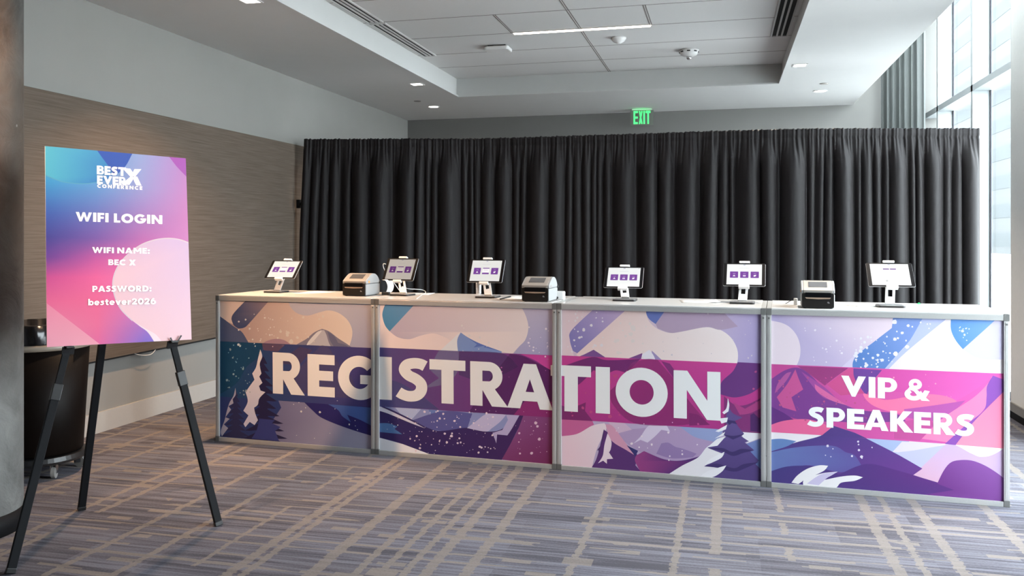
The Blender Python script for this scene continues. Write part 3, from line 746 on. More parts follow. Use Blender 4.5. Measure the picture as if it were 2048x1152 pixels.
def art3():
    W = (226,222,222); Q = [(66,78),(1213,108),(1210,1090),(65,1000)]
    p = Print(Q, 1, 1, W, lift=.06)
    p.fill(((202,176,190),(700,140),(160,146,190),(1200,330)))
    p.poly([(40,60),(270,60),(245,86),(120,205),(112,260),(130,330),(150,400),(40,400)], (218,192,196))
    p.poly([(270,60),(460,60),(430,90),(160,342),(130,325),(113,262),(125,200)], ((122,112,168),(150,280),(178,152,186),(360,110)))
    p.poly([(440,80),(552,80),(556,110),(572,152),(620,195),(690,218),(760,210),(840,190),(910,183),(980,200),(1040,245),(1075,310),(1080,370),(1068,420),(200,420),(150,345)], ((228,198,192),(400,220),(234,216,213),(950,300)))
    p.poly([(552,80),(680,80),(660,97),(608,166),(574,140),(556,110)], (94,106,166))
    p.poly([(660,90),(1000,98),(1080,180),(980,200),(900,184),(760,210),(690,218),(620,192),(608,166)], (192,164,188), .7)
    p.poly([(250,318),(200,344),(150,368),(90,420),(400,420),(320,365)], (112,70,130))
    p.poly([(530,338),(450,370),(430,420),(560,420)], (112,62,120)); p.poly([(585,322),(650,385),(720,410),(590,420)], (150,130,172))
    p.poly([(572,318),(530,345),(515,420),(615,420),(600,360)], (226,216,224))
    p.dots(21, 26, 100, 330, 90, 340, 4, 12, (232,220,222), .9); p.dots(22, 22, 370, 560, 150, 370, 5, 20, (244,226,220), .8); p.dots(23, 14, 640, 1180, 100, 380, 3, 7, (224,206,214), .8)
    # below the band
    p.poly([(40,715),(1230,790),(1230,1110),(40,1010)], (178,158,188))
    p.poly([(40,715),(240,735),(252,762),(150,822),(40,835)], (188,88,138))
    p.poly([(40,832),(150,818),(240,768),(312,752),(322,790),(270,900),(238,1020),(40,1010)], ((228,192,202),(60,900),(226,204,210),(280,770)))
    p.poly([(700,765),(1000,780),(960,862),(830,842),(760,812)], (138,148,190))
    p.poly([(370,812),(450,790),(560,778),(650,758),(742,772),(832,832),(955,862),(850,952),(750,970),(650,964),(500,912)], (166,140,176))
    p.poly([(570,765),(520,830),(478,872),(520,850),(560,866),(602,830),(640,790),(690,800),(660,745)], (208,192,212))
    p.poly([(640,870),(680,866),(720,890),(760,900),(842,930),(820,952),(700,958),(610,932)], (138,112,158))
    p.poly([(330,740),(420,745),(470,790),(380,815)], (200,168,190))
    p.poly([(308,790),(450,890),(508,945),(490,1000),(525,1040),(236,1018),(270,950)], (82,42,102))
    p.poly([(318,758),(360,770),(420,850),(492,944),(440,912),(350,852)], (204,144,168))
    p.poly([(440,882),(506,915),(490,948)], (46,42,98))
    p.poly([(495,942),(540,916),(660,965),(760,970),(862,944),(800,992),(680,1050),(520,1040),(488,975)], ((146,58,120),(510,980),(74,36,100),(700,980)))
    p.poly([(330,812),(352,860),(348,905),(338,925),(362,962),(326,965),(326,992),(304,974),(274,990),(302,945),(312,880)], (230,206,214))
    p.poly([(312,788),(302,860),(268,915),(276,912),(284,935),(296,850)], (70,40,92))
    p.poly([(680,1052),(760,1000),(850,952),(900,892),(960,858),(1010,846),(1010,1075)], (226,219,223))
    p.poly([(1080,790),(1230,798),(1230,828),(1130,866)], (230,224,228)); p.poly([(1125,872),(1230,832),(1230,1040),(1150,960)], ((110,124,176),(1140,880),(86,104,160),(1213,960)))
    # band
    p.poly([(40,351),(1230,403),(1230,801),(40,727)], ((188,56,132),(300,430),(168,46,122),(300,700)), .95)
    p.poly([(90,410),(240,362),(330,380),(520,372),(440,455),(380,440),(330,455),(250,440),(170,520),(100,560)], (112,40,106), .8)
    p.poly([(40,640),(120,660),(205,630),(200,680),(245,740),(40,730)], (124,38,100), .85)
    p.poly([(345,560),(400,505),(470,395),(560,372),(620,378),(720,500),(800,620),(900,740),(720,765),(480,750),(360,640)], (150,46,116), .55)
    p.poly([(640,385),(720,500),(760,500),(690,400)], (120,50,120), .6)
    p.poly([(1079,390),(1230,398),(1230,520),(1150,575),(1060,598),(980,580),(985,510),(1050,445)], (96,46,112), .95)
    p.poly([(1000,590),(1060,640),(1130,640),(1230,590),(1230,810),(1000,795)], (128,48,112), .8)
    p.poly([(1050,625),(1120,664),(1230,600),(1230,650),(1150,690),(1090,700)], (176,64,128), .8)
    p.poly([(1150,700),(1170,690),(1200,720),(1230,690),(1230,805),(1150,795)], (76,38,98), .8); p.poly([(800,690),(850,700),(920,760),(800,765)], (130,40,105), .7)
    p.dots(24, 30, 120, 460, 360, 720, 4, 15, (214,84,140), .7); p.dots(25, 12, 640, 1200, 440, 780, 3, 9, (206,90,150), .7); p.dots(26, 16, 300, 860, 740, 980, 3, 10, (236,218,224), .9)
    W2 = (232,226,230)
    # fir tree
    p.poly([(1026,650),(1050,690),(1105,716),(1062,736),(1078,765),(1115,812),(1098,826),(1142,856),(1118,862),(1172,908),(1150,916),(1198,968),(1180,990),(1230,1040),(1230,1100),(860,1066),(890,1050),(990,1005),(885,1004),(1000,932),(905,895),(1010,832),(990,800),(1022,760),(1008,735)], ((86,68,124),(1080,760),(74,56,112),(1080,1000)))
    D = (54,40,92)
    p.poly([(1005,728),(1062,736),(1075,756),(1045,748),(1030,760)], D); p.poly([(985,812),(1050,824),(1112,812),(1090,828),(1050,846),(1020,830)], D)
    p.poly([(905,896),(990,896),(1045,918),(1100,900),(1172,908),(1110,924),(1050,942),(990,916)], D); p.poly([(885,1004),(960,988),(1055,1014),(1110,990),(1195,978),(1120,1014),(1055,1034),(960,1012)], D)
    for q in ([(1022,602),(1030,640),(1025,680),(1000,697),(990,686),(1014,660)], [(972,722),(1022,716),(1016,742),(985,752)], [(950,797),(1018,758),(1010,786),(968,802)], [(946,840),(1006,800),(996,822)], [(902,893),(960,842),(1010,826),(962,882)], [(888,998),(920,960),(1002,918),(985,952),(930,982)], [(862,1064),(910,1030),(1012,998),(985,1036),(930,1068)]): p.poly(q, W2)
    t = Print(Q, 1, 1, W); T, B = ln(66,410,.0425), ln(80,682,.0595)
    for ch, a, b in (('T',5,235),('I',262,344),('O',377,677),('N',711,980)): t.letter(ch, a, b, T, B, W)
    return p, t
def art4():
    W = (240,240,240); Q = [(78,95),(1252,128),(1247,1045),(78,955)]
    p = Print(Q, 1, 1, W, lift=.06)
    p.fill(((206,190,214),(350,220),(240,231,233),(900,280)))
    p.poly([(60,80),(720,80),(698,112),(690,165),(640,210),(590,240),(520,290),(425,375),(60,375)], ((228,210,220),(600,130),(176,164,202),(310,320)))
    p.poly([(590,240),(520,290),(430,370),(500,376),(500,320)], (206,196,220))
    p.poly([(40,120),(130,138),(180,168),(214,218),(226,280),(212,345),(160,420),(40,420)], (228,212,222))
    p.poly([(700,80),(875,80),(850,116),(780,230),(700,320),(640,400),(495,400),(492,342),(520,298),(600,235),(690,165)], ((78,120,184),(540,340),(120,146,204),(760,150)))
    p.poly([(865,80),(1010,80),(965,120),(760,290),(650,400),(640,390),(700,320),(780,230)], (176,184,222))
    p.poly([(990,100),(988,170),(1010,225),(1046,270),(1110,315),(1180,328),(1270,325),(1270,100)], (206,200,226))
    p.poly([(990,100),(1225,100),(1210,126),(1048,274),(1010,225),(988,170)], ((84,138,204),(1010,200),(110,156,214),(1150,140)))
    p.dots(31, 48, 500, 700, 200, 390, 3, 11, (236,234,240), .9); p.dots(32, 30, 700, 900, 130, 380, 4, 15, (246,240,242), .9); p.dots(33, 16, 220, 460, 160, 340, 3, 8, (238,232,240), .9); p.dots(34, 12, 1030, 1080, 160, 230, 3, 9, (226,232,242), .9)
    # below the band
    p.poly([(60,690),(1270,765),(1270,1060),(60,960)], (238,232,236))
    p.poly([(540,715),(780,740),(710,805),(620,765)], (164,180,216)); p.poly([(690,800),(740,745),(950,752),(900,775),(780,795)], (222,212,228))
    p.poly([(700,802),(800,790),(975,758),(832,884)], (190,190,222))
    p.poly([(960,758),(1015,765),(1090,805),(1150,820),(1262,775),(1262,940),(1100,870),(980,870),(925,955),(792,916),(832,880)], ((204,176,212),(950,790),(218,174,198),(880,930)))
    p.poly([(1010,758),(1262,772),(1200,808),(1150,820),(1090,805)], (246,244,240))
    p.poly([(395,666),(500,700),(590,745),(720,812),(842,882),(795,916),(925,954),(1270,1060),(60,965),(60,800),(200,752),(330,716)], ((72,54,124),(350,760),(100,48,130),(900,980)))
    p.poly([(60,738),(130,733),(205,745),(160,770),(100,790),(60,802)], (96,128,182))
    p.poly([(60,806),(180,780),(300,768),(400,770),(455,800),(500,815),(535,868),(440,902),(360,890),(250,868),(60,905)], ((98,118,176),(100,820),(88,80,148),(450,860)))
    p.poly([(60,905),(150,876),(250,870),(330,880),(420,915),(560,860),(720,893),(925,955),(1270,1060),(60,965)], ((66,56,126),(150,920),(90,42,122),(800,980)), .9)
    p.poly([(916,958),(950,890),(985,850),(1030,838),(1090,840),(1150,862),(1210,898),(1270,945),(1270,1062),(820,1020),(1000,990)], ((130,74,154),(1120,850),(104,44,124),(980,1010)))
    p.poly([(180,957),(210,920),(260,886),(320,868),(366,870),(345,895),(300,918),(350,906),(414,900),(372,925),(330,946),(430,925),(500,919),(542,928),(500,946),(432,956),(390,985),(240,968),(236,950),(215,964)], (240,236,236))
    p.poly([(258,962),(330,914),(412,902),(366,928),(318,970)], (202,192,222)); p.poly([(218,966),(240,945),(236,968)], (70,48,120))
    p.dots(35, 12, 350, 600, 730, 850, 3, 9, (232,222,236), .95)
    # band
    p.poly([(60,349),(1270,399),(1270,776),(60,696)], ((186,66,138),(250,500),(222,90,172),(900,470)), .97)
    p.poly([(210,360),(470,370),(400,420),(350,460),(270,400)], (160,60,130), .6); p.poly([(470,372),(495,374),(505,440),(550,500),(430,510),(360,455)], (222,86,150), .7)
    p.poly([(60,440),(140,385),(210,368),(270,400),(340,470),(420,540),(530,585),(700,600),(760,640),(560,650),(420,645),(250,640),(100,600),(60,640)], (122,58,140), .9)
    p.poly([(200,376),(160,450),(105,520),(135,572),(205,592),(180,520),(240,480),(215,420)], (192,78,140)); p.poly([(150,400),(110,450),(95,500),(150,440),(180,390)], (170,80,146))
    p.poly([(230,388),(350,470),(425,545),(340,520),(270,440)], (152,68,146)); p.poly([(298,452),(400,520),(465,562),(380,535),(310,490)], (208,96,152))
    p.poly([(60,560),(140,600),(200,640),(60,690)], (96,46,128), .8)
    p.poly([(495,372),(640,380),(600,430),(570,490),(560,510),(515,450),(497,410)], (104,62,146), .9)
    p.poly([(640,380),(1270,398),(1200,412),(1110,480),(1000,545),(880,515),(780,500),(650,480),(600,440)], ((212,74,160),(700,420),(224,94,180),(1000,500)), .9)
    p.poly([(545,500),(650,532),(760,518),(860,503),(960,513),(1015,545),(920,575),(760,605),(600,565)], (238,112,156), smooth=True)
    p.poly([(750,580),(900,560),(1060,535),(960,620),(860,640),(760,620)], (184,84,166), .9)
    p.poly([(1195,408),(1170,450),(1100,520),(950,622),(840,730),(1000,752),(1070,670),(1165,560),(1180,470)], (240,126,172))
    p.poly([(700,650),(880,620),(900,660),(830,740),(700,730)], (206,84,158), .8)
    p.poly([(1198,408),(1260,432),(1256,482),(1180,560),(1090,655),(1010,762),(955,756),(1060,660),(1150,585),(1165,520),(1168,462)], (134,74,168))
    p.poly([(1270,470),(1270,780),(1010,760),(1100,645),(1190,552)], ((246,142,168),(1100,700),(238,118,160),(1250,520)))
    p.poly([(60,668),(140,641),(250,632),(330,650),(390,680),(350,715),(60,698)], (226,96,146))
    p.dots(36, 60, 100, 560, 400, 640, 2, 7, (214,96,150), .7); p.dots(37, 14, 560, 1000, 390, 540, 2, 6, (246,160,190), .8)
    p.poly([(395,666),(500,700),(560,728),(330,718)], (74,52,122))
    t = Print(Q, 1, 1, W)
    T, B = ln(435,408,.05), ln(490,516,.058)
    for ch, a, b in (('V',433,558),('I',572,606),('P',618,716),('&',753,878)): t.letter(ch, a, b, T, B, W)
    T, B = ln(265,568,.046), ln(265,668,.06)
    for ch, a, b in (('S',264,346),('P',358,452),('E',462,549),('A',548,672),('K',680,794),('E',800,886),('R',898,1006),('S',1010,1104)): t.letter(ch, a, b, T, B, W)
    return p, t

# ------------------------------------------------------------------ the registration counter, four lift-apart sections
CW_, CD, CHT = 1.224, 0.62, 1.016
L0 = cw(-2.063, 5.925); CROT = YAW - R(17.42)
CU = Vector((cos(CROT), sin(CROT), 0)); CN = Vector((-sin(CROT), cos(CROT), 0))
def top_pt(a, b, z=CHT): return Vector((L0.x, L0.y, 0)) + CU*a + CN*b + Vector((0, 0, z))
CLAB = ['counter section at the left end, its snowy tree panel reading REG', 'counter section second from left, its blue peak panel reading ISTRA',
        'counter section third from left, its pink panel reading TION', 'counter section at the right end, its panel reading VIP & SPEAKERS']
for i, art in enumerate((art1, art2, art3, art4)):
    root = thing('registration_counter', top_pt(CW_*i, 0, 0), CLAB[i], 'counter', CROT, 'registration counter sections')
    x0, x1 = .0015, CW_-.0015; P = .027
    for px in (x0, x1-P):
        for py in (0, CD-P):
            b = bmesh.new(); box(b, px, px+P, py, py+P, .034, CHT-.040)
            if py == 0: box(b, px+.006, px+P-.006, -.0012, .001, .04, CHT-.045)
            finish('corner_post', b, M_ALU, root, bevel=.002)
    def rail(*q): b = bmesh.new(); box(b, *q); finish('frame_rail', b, M_ALU, root, bevel=.0015)
    for py in (0, CD-P): rail(x0+P, x1-P, py, py+P, 0, .028); rail(x0+P, x1-P, py, py+P, CHT-.038, CHT-.008)
    for px in (x0, x1-P): rail(px, px+P, P, CD-P, 0, .028); rail(px, px+P, P, CD-P, CHT-.036, CHT-.001)
    for px in (x0, x1-P):
        for py in (0, CD-P):
            b = bmesh.new(); box(b, px-.0008, px+P+.0008, py-.0015, py+P+.001, CHT-.040, CHT-.003); finish('corner_cap', b, M_CAP, root, bevel=.001)
            b = bmesh.new(); box(b, px-.0008, px+P+.0008, py-.0015, py+P+.001, 0, .034); finish('corner_cap', b, M_CAP, root, bevel=.001)
            if py == 0: b = bmesh.new(); box(b, px+.009, px+.018, -.0035, -.0012, CHT-.062, CHT-.053); finish('latch_screw', b, M_CAP, root)
    b = bmesh.new(); box(b, x0+P, x1-P, 0.0, CD, CHT-.008, CHT); finish('countertop', b, M_LAM, root, bevel=.0015)
    gw, gh, gz = x1-x0-2*P, CHT-.038-.028, .028
    pr, tx = art(); pr.w = tx.w = gw; pr.h = tx.h = gh
    g = pr.build('graphic_panel', M_INK, root, x0+P, gz, .012)
    t_ = tx.build('lettering', M_INK, g, x0+P, gz, .012-.00002*(pr.layer+3))
    b = bmesh.new(); box(b, x0+P, x1-P, .0128, .018, gz, gz+gh); finish('backing_board', b, M_WHITE, root)
    for side, cond in ((x0+.010, i == 0), (x1-.016, i == 3)):
        if cond:
            b = bmesh.new(); box(b, side, side+.006, P, CD-P, .028, CHT-.036); finish('side_panel', b, M_WHITE, root)

# ------------------------------------------------------------------ tablets on stands
def screen_art(kind):
    p = Print([(0,0),(100,0),(100,75),(0,75)], .208, .154, (255,255,255)); p.k = [1, 1, 1]
    bgc = {'a': (226,228,226), 'b': (232,234,234), 'c': (240,238,240)}[kind]
    p.fill(bgc, 1); p.layer += 1
    PU, PD, WH = (118,66,152), (96,52,130), (246,244,248)
    def rr(x0, x1, y0, y1, c, r=1.6): p.poly(rrect(x0, x1, y0, y1, r, 3), c)
    p.poly([(47,1),(53,1),(53,4),(47,4)], (176,178,200)); p.poly([(94,2.5),(95.5,2.5),(95.5,4.2),(94,4.2)], (90,90,100))
    if kind in 'ab':
        for k, x in enumerate((9, 38.5, 68)):
            if kind == 'a' and k == 1:
                rr(x, x+23, 27, 50, WH); rr(x+.5, x+23, 27, 30, PU, 1); rr(x, x+23, 44.5, 50, PU, 1.5)
                for q in (33.5, 36.5): p.poly([(x+4, q), (x+19, q), (x+19, q+.8), (x+4, q+.8)], (206,200,212))
                continue
            rr(x, x+23.5, 27, 50.5, PU); p.poly([(x+8.5,34),(x+16,34),(x+16,35),(x+8.5,35)], (208,190,222))
            if k == 0: p.poly([(x+12,39),(x+16,45),(x+8,45)], (236,230,240))
            elif k == 1: p.poly(rrect(x+8, x+15.5, 40, 45.5, 1), (226,214,234)); p.poly([(x+10,42),(x+13.5,42),(x+13.5,43),(x+10,43)], PD)
            else: p.poly([(x+9,40),(x+16,39),(x+15,43),(x+12.5,45.5),(x+8.5,45.5)], (240,236,242))
        p.poly([(36,14),(64,14),(64,14.7),(36,14.7)], (200,200,206))
    else:
        rr(33, 49, 16.5, 20, PD, .6); rr(51, 67, 16.5, 20, PD, .6)
        for x0, x1, q in ((36,60,11.5),(32,43,42),(33,42,46),(29,48,51.5)): p.poly([(x0,q),(x1,q),(x1,q+1),(x0,q+1)], (196,194,198))
        p.poly([(36,57),(42,57),(42,63),(36,63)], (190,190,192)); p.poly([(51,24),(51.3,24),(51.3,68),(51,68)], (222,222,224)); p.poly([(26,70),(84,70),(84,70.5),(26,70.5)], (214,214,216))
    return p
TW, TH = .2506, .1741
FIT = [(-1.668, 6.216, 1.183, .290, .76, 'a', (.262, .345), 'tablet with a tilted lilac screen at the far left of the counter'),
       (-.784, 5.977, 1.192, .400, .484, 'a', (1.268, .330), 'tablet with a dim grey-green screen beside the first label printer'),
       (-.176, 5.727, 1.191, .280, .506, 'a', (1.900, .300), 'tablet with a white middle card left of the second label printer'),
       (.722, 5.502, 1.159, .250, .72, 'b', (2.815, .300), 'tablet with three purple tiles, lowest of the six and right of the second label printer'),
       (1.427, 5.232, 1.188, .301, .677, 'b', (3.530, .290), 'tablet with three purple tiles behind the T I O N section right end'),
       (2.186, 4.921, 1.201, .237, .70, 'c', (4.350, .275), 'tablet with a nearly blank white screen at the far right of the counter')]
FIT[4] = FIT[4][:7] + ('tablet with three purple tiles standing beside the joint left of the VIP section',)
SLAB = ['white tablet stand at the far left of the counter', 'white tablet stand beside the first label printer, a cable running from it', 'white tablet stand in front of the steel tumbler',
        'white tablet stand at the left of the TION counter section', 'white tablet stand at the right of the TION counter section', 'white tablet stand at the far right end of the counter']
for i, (la, d, h, yw, tl, kind, (ba, bb), lab) in enumerate(FIT):
    c = cw(la, d, h); rz = YAW - yw
    up = Vector((0, sin(tl), cos(tl))); back = Vector((0, cos(tl), -sin(tl)))     # in the stand's own frame (x right, y back)
    # tablet: origin at the centre of its lower edge
    Rz = Matrix.Rotation(rz, 3, 'Z'); low = c - Rz @ (up*(TH/2))
    tb = thing('tablet', low, lab, 'tablet', group='check-in tablets', rot=(-tl, 0, rz))
    b = bmesh.new(); prism(b, rrect(-TW/2, TW/2, 0, TH, .010), 'y', .0012, .0062); finish('case', b, M_SILVER, tb, bevel=.002)
    b = bmesh.new(); prism(b, rrect(-TW/2+.0012, TW/2-.0012, .0012, TH-.0012, .009), 'y', 0, .0014); finish('bezel', b, M_BEZEL, tb)
    s = screen_art(kind); s.build('screen', M_SCREEND if i == 1 else M_SCREEN, tb, -.208/2, .0102, -.0003, .00004)
    # stand
    bp = top_pt(ba, bb); st = thing('tablet_stand', bp, SLAB[i], 'tablet stand', rz, 'tablet stands')
    inv = Rz.inverted(); lo = inv @ (low - bp)                                    # tablet's lower edge seen from the base
    b = bmesh.new(); prism(b, rrect(-.0705, .0705, -.0605, .0645, .015), 'z', .0108, .0132); finish('base_plate', b, M_SILVER, st, bevel=.001)
    b = bmesh.new(); prism(b, rrect(-.072, .072, -.062, .066, .016), 'z', 0.0003, .0110); finish('rubber_pad', b, M_BLACK, st)
    b = bmesh.new(); p0 = Vector((0, .012, .017)); p1 = lo + up*.055 + back*.020
    ax = (p1-p0).normalized(); L = (p1-p0).length
    for sx in (-.0195, .0195): bar(b, p0 + Vector((sx, 0, 0)), p1 + Vector((sx, 0, 0)), .014, .006, (1, 0, 0))
    for a0, a1 in ((0, .32), (.62, 1.0)): bar(b, p0+ax*L*a0, p0+ax*L*a1, .026, .006, (1, 0, 0))
    finish('neck', b, M_WHITE, st, bevel=.001)
    b = bmesh.new(); tube(b, [(-.024, .014, .0196), (.024, .014, .0196)], .0062, 12); finish('base_hinge', b, M_CHROME if i == 3 else M_WHITE, st, smooth=False)
    Mt = Matrix.Translation(lo) @ Matrix.Rotation(-tl, 4, 'X')
    b = bmesh.new(); box(b, -.02, .02, .0085, .0145, -.004, TH+.006, 0, Mt); finish('spine', b, M_WHITE, st)
    for nm, z0, z1, zf in (('lower_clamp', -.0135, -.0008, .004), ('upper_clamp', TH+.0008, TH+.0105, TH-.004)):
        b = bmesh.new(); box(b, -.032, .032, -.006, .0145, z0, z1, 0, Mt)
        lo_z, hi_z = (z0, zf) if nm[0] == 'l' else (zf, z1)
        box(b, -.032, .032, -.010, -.0012, lo_z, hi_z, 0, Mt); finish(nm, b, M_WHITE, st, bevel=.003)

# ------------------------------------------------------------------ label printers
def printer(a, bk, label):
    t = thing('label_printer', top_pt(a, bk), label, 'label printer', CROT, 'label printers')
    W, D = .089, .21
    b = bmesh.new(); prism(b, [(-.0, .004), (D, .004), (D, .083), (0, .083)], 'x', -W, W); finish('lower_body', b, M_PGREY, t, bevel=.008, seg=3)
    prof = [(-.002, .0855), (-.004, .103)] + [(v.x, v.y) for v in spline([(.004,.108,0),(.035,.126,0),(.075,.146,0),(.105,.152,0),(.14,.149,0),(.172,.134,0),(.197,.11,0),(.21,.0855,0)], 4)]
    b = bmesh.new(); prism(b, prof, 'x', -W+.012, W-.012); finish('lid', b, M_PLID, t, bevel=.002)
    for s in (-1, 1):
        b = bmesh.new(); pf = [(y*.985+.001 if y > 0 else y+.003, z-.001) for y, z in prof]; prism(b, pf, 'x', s*(W-.012), s*W)
        finish('side_cheek', b, M_PGREY, t, bevel=.005, seg=3)
    b = bmesh.new(); prism(b, rrect(-W+.004, W-.004, .004, .087, .010), 'y', -.010, .002); finish('front_bezel', b, M_PBLK, t, bevel=.003)
    b = bmesh.new(); box(b, -.068, .068, -.0122, -.0095, .064, .090); finish('label_slot', b, M_BEZEL, t)
    b = bmesh.new(); prism(b, [(-.068,.0625),(.068,.0625),(.062,.0555),(.0,.053),(-.062,.0555)], 'y', -.0145, -.0095); finish('tear_bar', b, M_TANSTRIP, t)
    b = bmesh.new(); prism(b, [(.048,.034),(.052,.041),(.060,.036),(.062,.031),(.054,.030)], 'y', -.0115, -.0095); finish('logo_mark', b, mat('grey_print', (.2,.2,.2), .5), t)
    b = bmesh.new(); dy, dz = (.075-.022), (.1462-.1198)
    n = Vector((0, -dz, dy)).normalized()*.0012
    q = [Vector((x, y, z)) for x, y, z in ((-.05,.022,.1198),(.05,.022,.1198),(.05,.072,.1452),(-.05,.072,.1452))]
    vs = [b.verts.new(v+n) for v in q] + [b.verts.new(v-n*2) for v in q]
    for f in ((0,1,2,3),(7,6,5,4),(0,4,5,1),(1,5,6,2),(2,6,7,3),(3,7,4,0)): b.faces.new([vs[k] for k in f])
    finish('media_window', b, M_PWIN, t)
    for s in (-1, 1):
        b = bmesh.new(); box(b, min(s*W, s*(W+.0022)), max(s*W, s*(W+.0022)), .032, .05, .089, .104); finish('latch', b, M_ORANGE if s < 0 or a < 1.5 else M_PLID, t, bevel=.001)
    b = bmesh.new(); box(b, -W+.003, W-.003, .004, D-.004, .0825, .0862); finish('seam_gasket', b, M_BLACK, t)
    b = bmesh.new(); tube(b, [(W-.001, D-.006, .088), (W+.006, D-.006, .088)], .009, 14); finish('hinge_pin', b, M_BLACK, t)
    b = bmesh.new()
    for sx in (-.07, .07):
        for sy in (.02, .18): lathe(b, [(.008, 0), (.008, .0045)], 12, (sx, sy, 0))
    finish('rubber_foot', b, M_BLACK, t)
printer(.985, .17, 'grey and black label printer between the two leftmost tablets')
printer(2.300, .045, 'grey and black label printer by the joint of ISTRA and TION')
printer(3.950, .040, 'grey and black label printer above the VIP section')

# ------------------------------------------------------------------ small things on the counter
def sheet(a, b_, w, l, ang, label, z=.0006, curl=0.0, n=6):
    bm = bmesh.new(); g = [[bm.verts.new(((i/n-.5)*w, (j/n-.5)*l, z + curl*(i/n)**3 + .0008*sin(i*1.3+j))) for j in range(n+1)] for i in range(n+1)]
    for i in range(n):
        for j in range(n): bm.faces.new((g[i][j], g[i+1][j], g[i+1][j+1], g[i][j+1]))
    o = finish('paper_sheet', bm, M_PAPER, smooth=True); so = o.modifiers.new('thick', 'SOLIDIFY'); so.thickness = .0004
    o.location = top_pt(a, b_); o.rotation_euler = (0, 0, CROT+ang); tag(o, label, 'paper', 'loose paper sheets'); return o
sheet(.50, .43, .216, .28, R(-20), 'white paper sheet behind the far left tablet stand')
sheet(1.30, .50, .216, .22, R(10), 'white paper sheet behind the second tablet stand from left')
sheet(2.06, .33, .216, .26, R(-25), 'white paper sheet under the black pen left of the second printer')
sheet(3.27, .36, .23, .20, R(12), 'white paper sheet with a curled edge left of the fifth tablet stand', curl=.006)
sheet(4.22, .40, .216, .26, R(30), 'white paper sheet behind the far right tablet stand')

bm = bmesh.new(); a = at_h(1002, 597.5, CHT+.006); b2 = at_h(1019, 593.5, CHT+.006)
t = thing('pen', (a+b2)/2, 'black pen lying beside the third tablet stand', 'pen'); dv = (b2-a)/2
tube(bm, [-dv*1.2, dv*.7], .0042, 10); finish('barrel', bm, M_BLACK, t)
bm = bmesh.new(); tube(bm, [dv*.72, dv*1.25], .0048, 10); finish('cap', bm, M_BLACK, t)

tp = at_h(957, 588.0, CHT)
t = thing('tumbler', tp, 'brushed steel tumbler behind the third tablet stand', 'cup')
bm = bmesh.new(); lathe(bm, [(.019, 0), (.02, .004), (.021, .085), (.019, .085), (.018, .006)], 28, cap=True); finish('cup_wall', bm, M_CHROME, t, smooth=False)
bm = bmesh.new(); lathe(bm, [(.0185, .08), (.0185, .084)], 28); finish('lid', bm, M_BLACK, t)

# white plugs and rolls behind the printers
t = thing('label_roll', top_pt(1.135, .40), 'curl of white label paper behind the first printer', 'label paper', CROT)
bm = bmesh.new(); pts = spline([(-.03,.0,.002),(.0,.0,.02),(.012,0,.06),(-.004,0,.098),(-.03,0,.105)], 6)
g = [[bm.verts.new((p.x, y, p.z)) for y in (-.05, .05)] for p in pts]
for q, r in zip(g, g[1:]): bm.faces.new((q[0], q[1], r[1], r[0]))
o = finish('paper_curl', bm, M_PAPER, t, smooth=True); o.modifiers.new('thick', 'SOLIDIFY').thickness = .0006
t = thing('power_adapter', top_pt(1.148, .325), 'small black power adapter behind the first printer', 'power adapter', CROT)
bm = bmesh.new(); box(bm, -.03, .025, -.014, .014, 0, .022); finish('case', bm, M_BLACK, t, bevel=.004)
bm = bmesh.new(); tube(bm, spline([(.024,0,.011),(.035,.03,.006),(.03,.06,.004),(.03,.12,.004)], 5), .003, 6); finish('cord', bm, M_BLACK, t)
t = thing('power_adapter', top_pt(2.405, .265), 'white plug-in power adapter behind the second printer', 'power adapter', CROT)
bm = bmesh.new(); prism(bm, rrect(-.028, .028, -.02, .02, .01), 'z', .0, .055); finish('case', bm, M_WHITE, t, bevel=.005)
bm = bmesh.new(); tube(bm, [(-.018, -.0205, .014), (-.018, -.035, .014)], .009, 12); finish('socket', bm, M_BLACK, t)
t = thing('power_adapter', top_pt(3.835, .27), 'white cable plug at the left side of the third printer', 'power adapter', CROT)
bm = bmesh.new(); prism(bm, rrect(-.011, .011, -.01, .01, .005), 'z', .0, .04); finish('plug_head', bm, M_WHITE, t, bevel=.003)
bm = bmesh.new(); tube(bm, spline([(-.011,0,.028),(-.03,.02,.022),(-.05,.05,.006),(-.055,.1,.003)], 5), .002, 6); finish('cord', bm, M_BLACK, t)
# white charging cable of the second stand
cpts = [at_h(803, 572.5, CHT+.052), at_h(817, 577.5, CHT+.035), at_h(832, 578.5, CHT+.028), at_h(845, 580, CHT+.016), at_h(851.5, 584.5, CHT+.004), at_h(842, 591, CHT+.003), at_h(833, 597.5, CHT+.003)]
bm = bmesh.new(); tube(bm, spline(cpts, 8), .0022, 8)
tag(finish('charging_cable', bm, M_WHITE, smooth=True), 'white charging cable looping off the second tablet stand', 'cable')
ct = cw(-.784, 5.977, 1.192)
rel = lambda x, y, z: ct + Matrix.Rotation(YAW-.4, 3, 'Z') @ Vector((x, y, z))
bm = bmesh.new(); tube(bm, spline([rel(-.118, .0, .035), rel(-.138, .004, .037), rel(-.152, .02, .022), rel(-.145, .03, -.01), rel(-.12, .045, -.05), rel(-.09, .09, -.12), rel(-.06, .11, -.172)], 6), .0028, 8)
tag(finish('charging_cable', bm, M_WHITE, smooth=True), 'white charging cable plugged in at the left edge of the second tablet', 'cable')
gp = at_h(1838, 608.2, CHT)
t = thing('tape_scrap', gp, 'small green plastic scrap at the back edge of the right counter', 'scrap')
bm = bmesh.new(); prism(bm, [(-.011,0),(.011,0),(.004,.007),(-.001,.010),(-.006,.006)], 'y', -.004, .004); finish('scrap_body', bm, M_GREEN, t, bevel=.001)

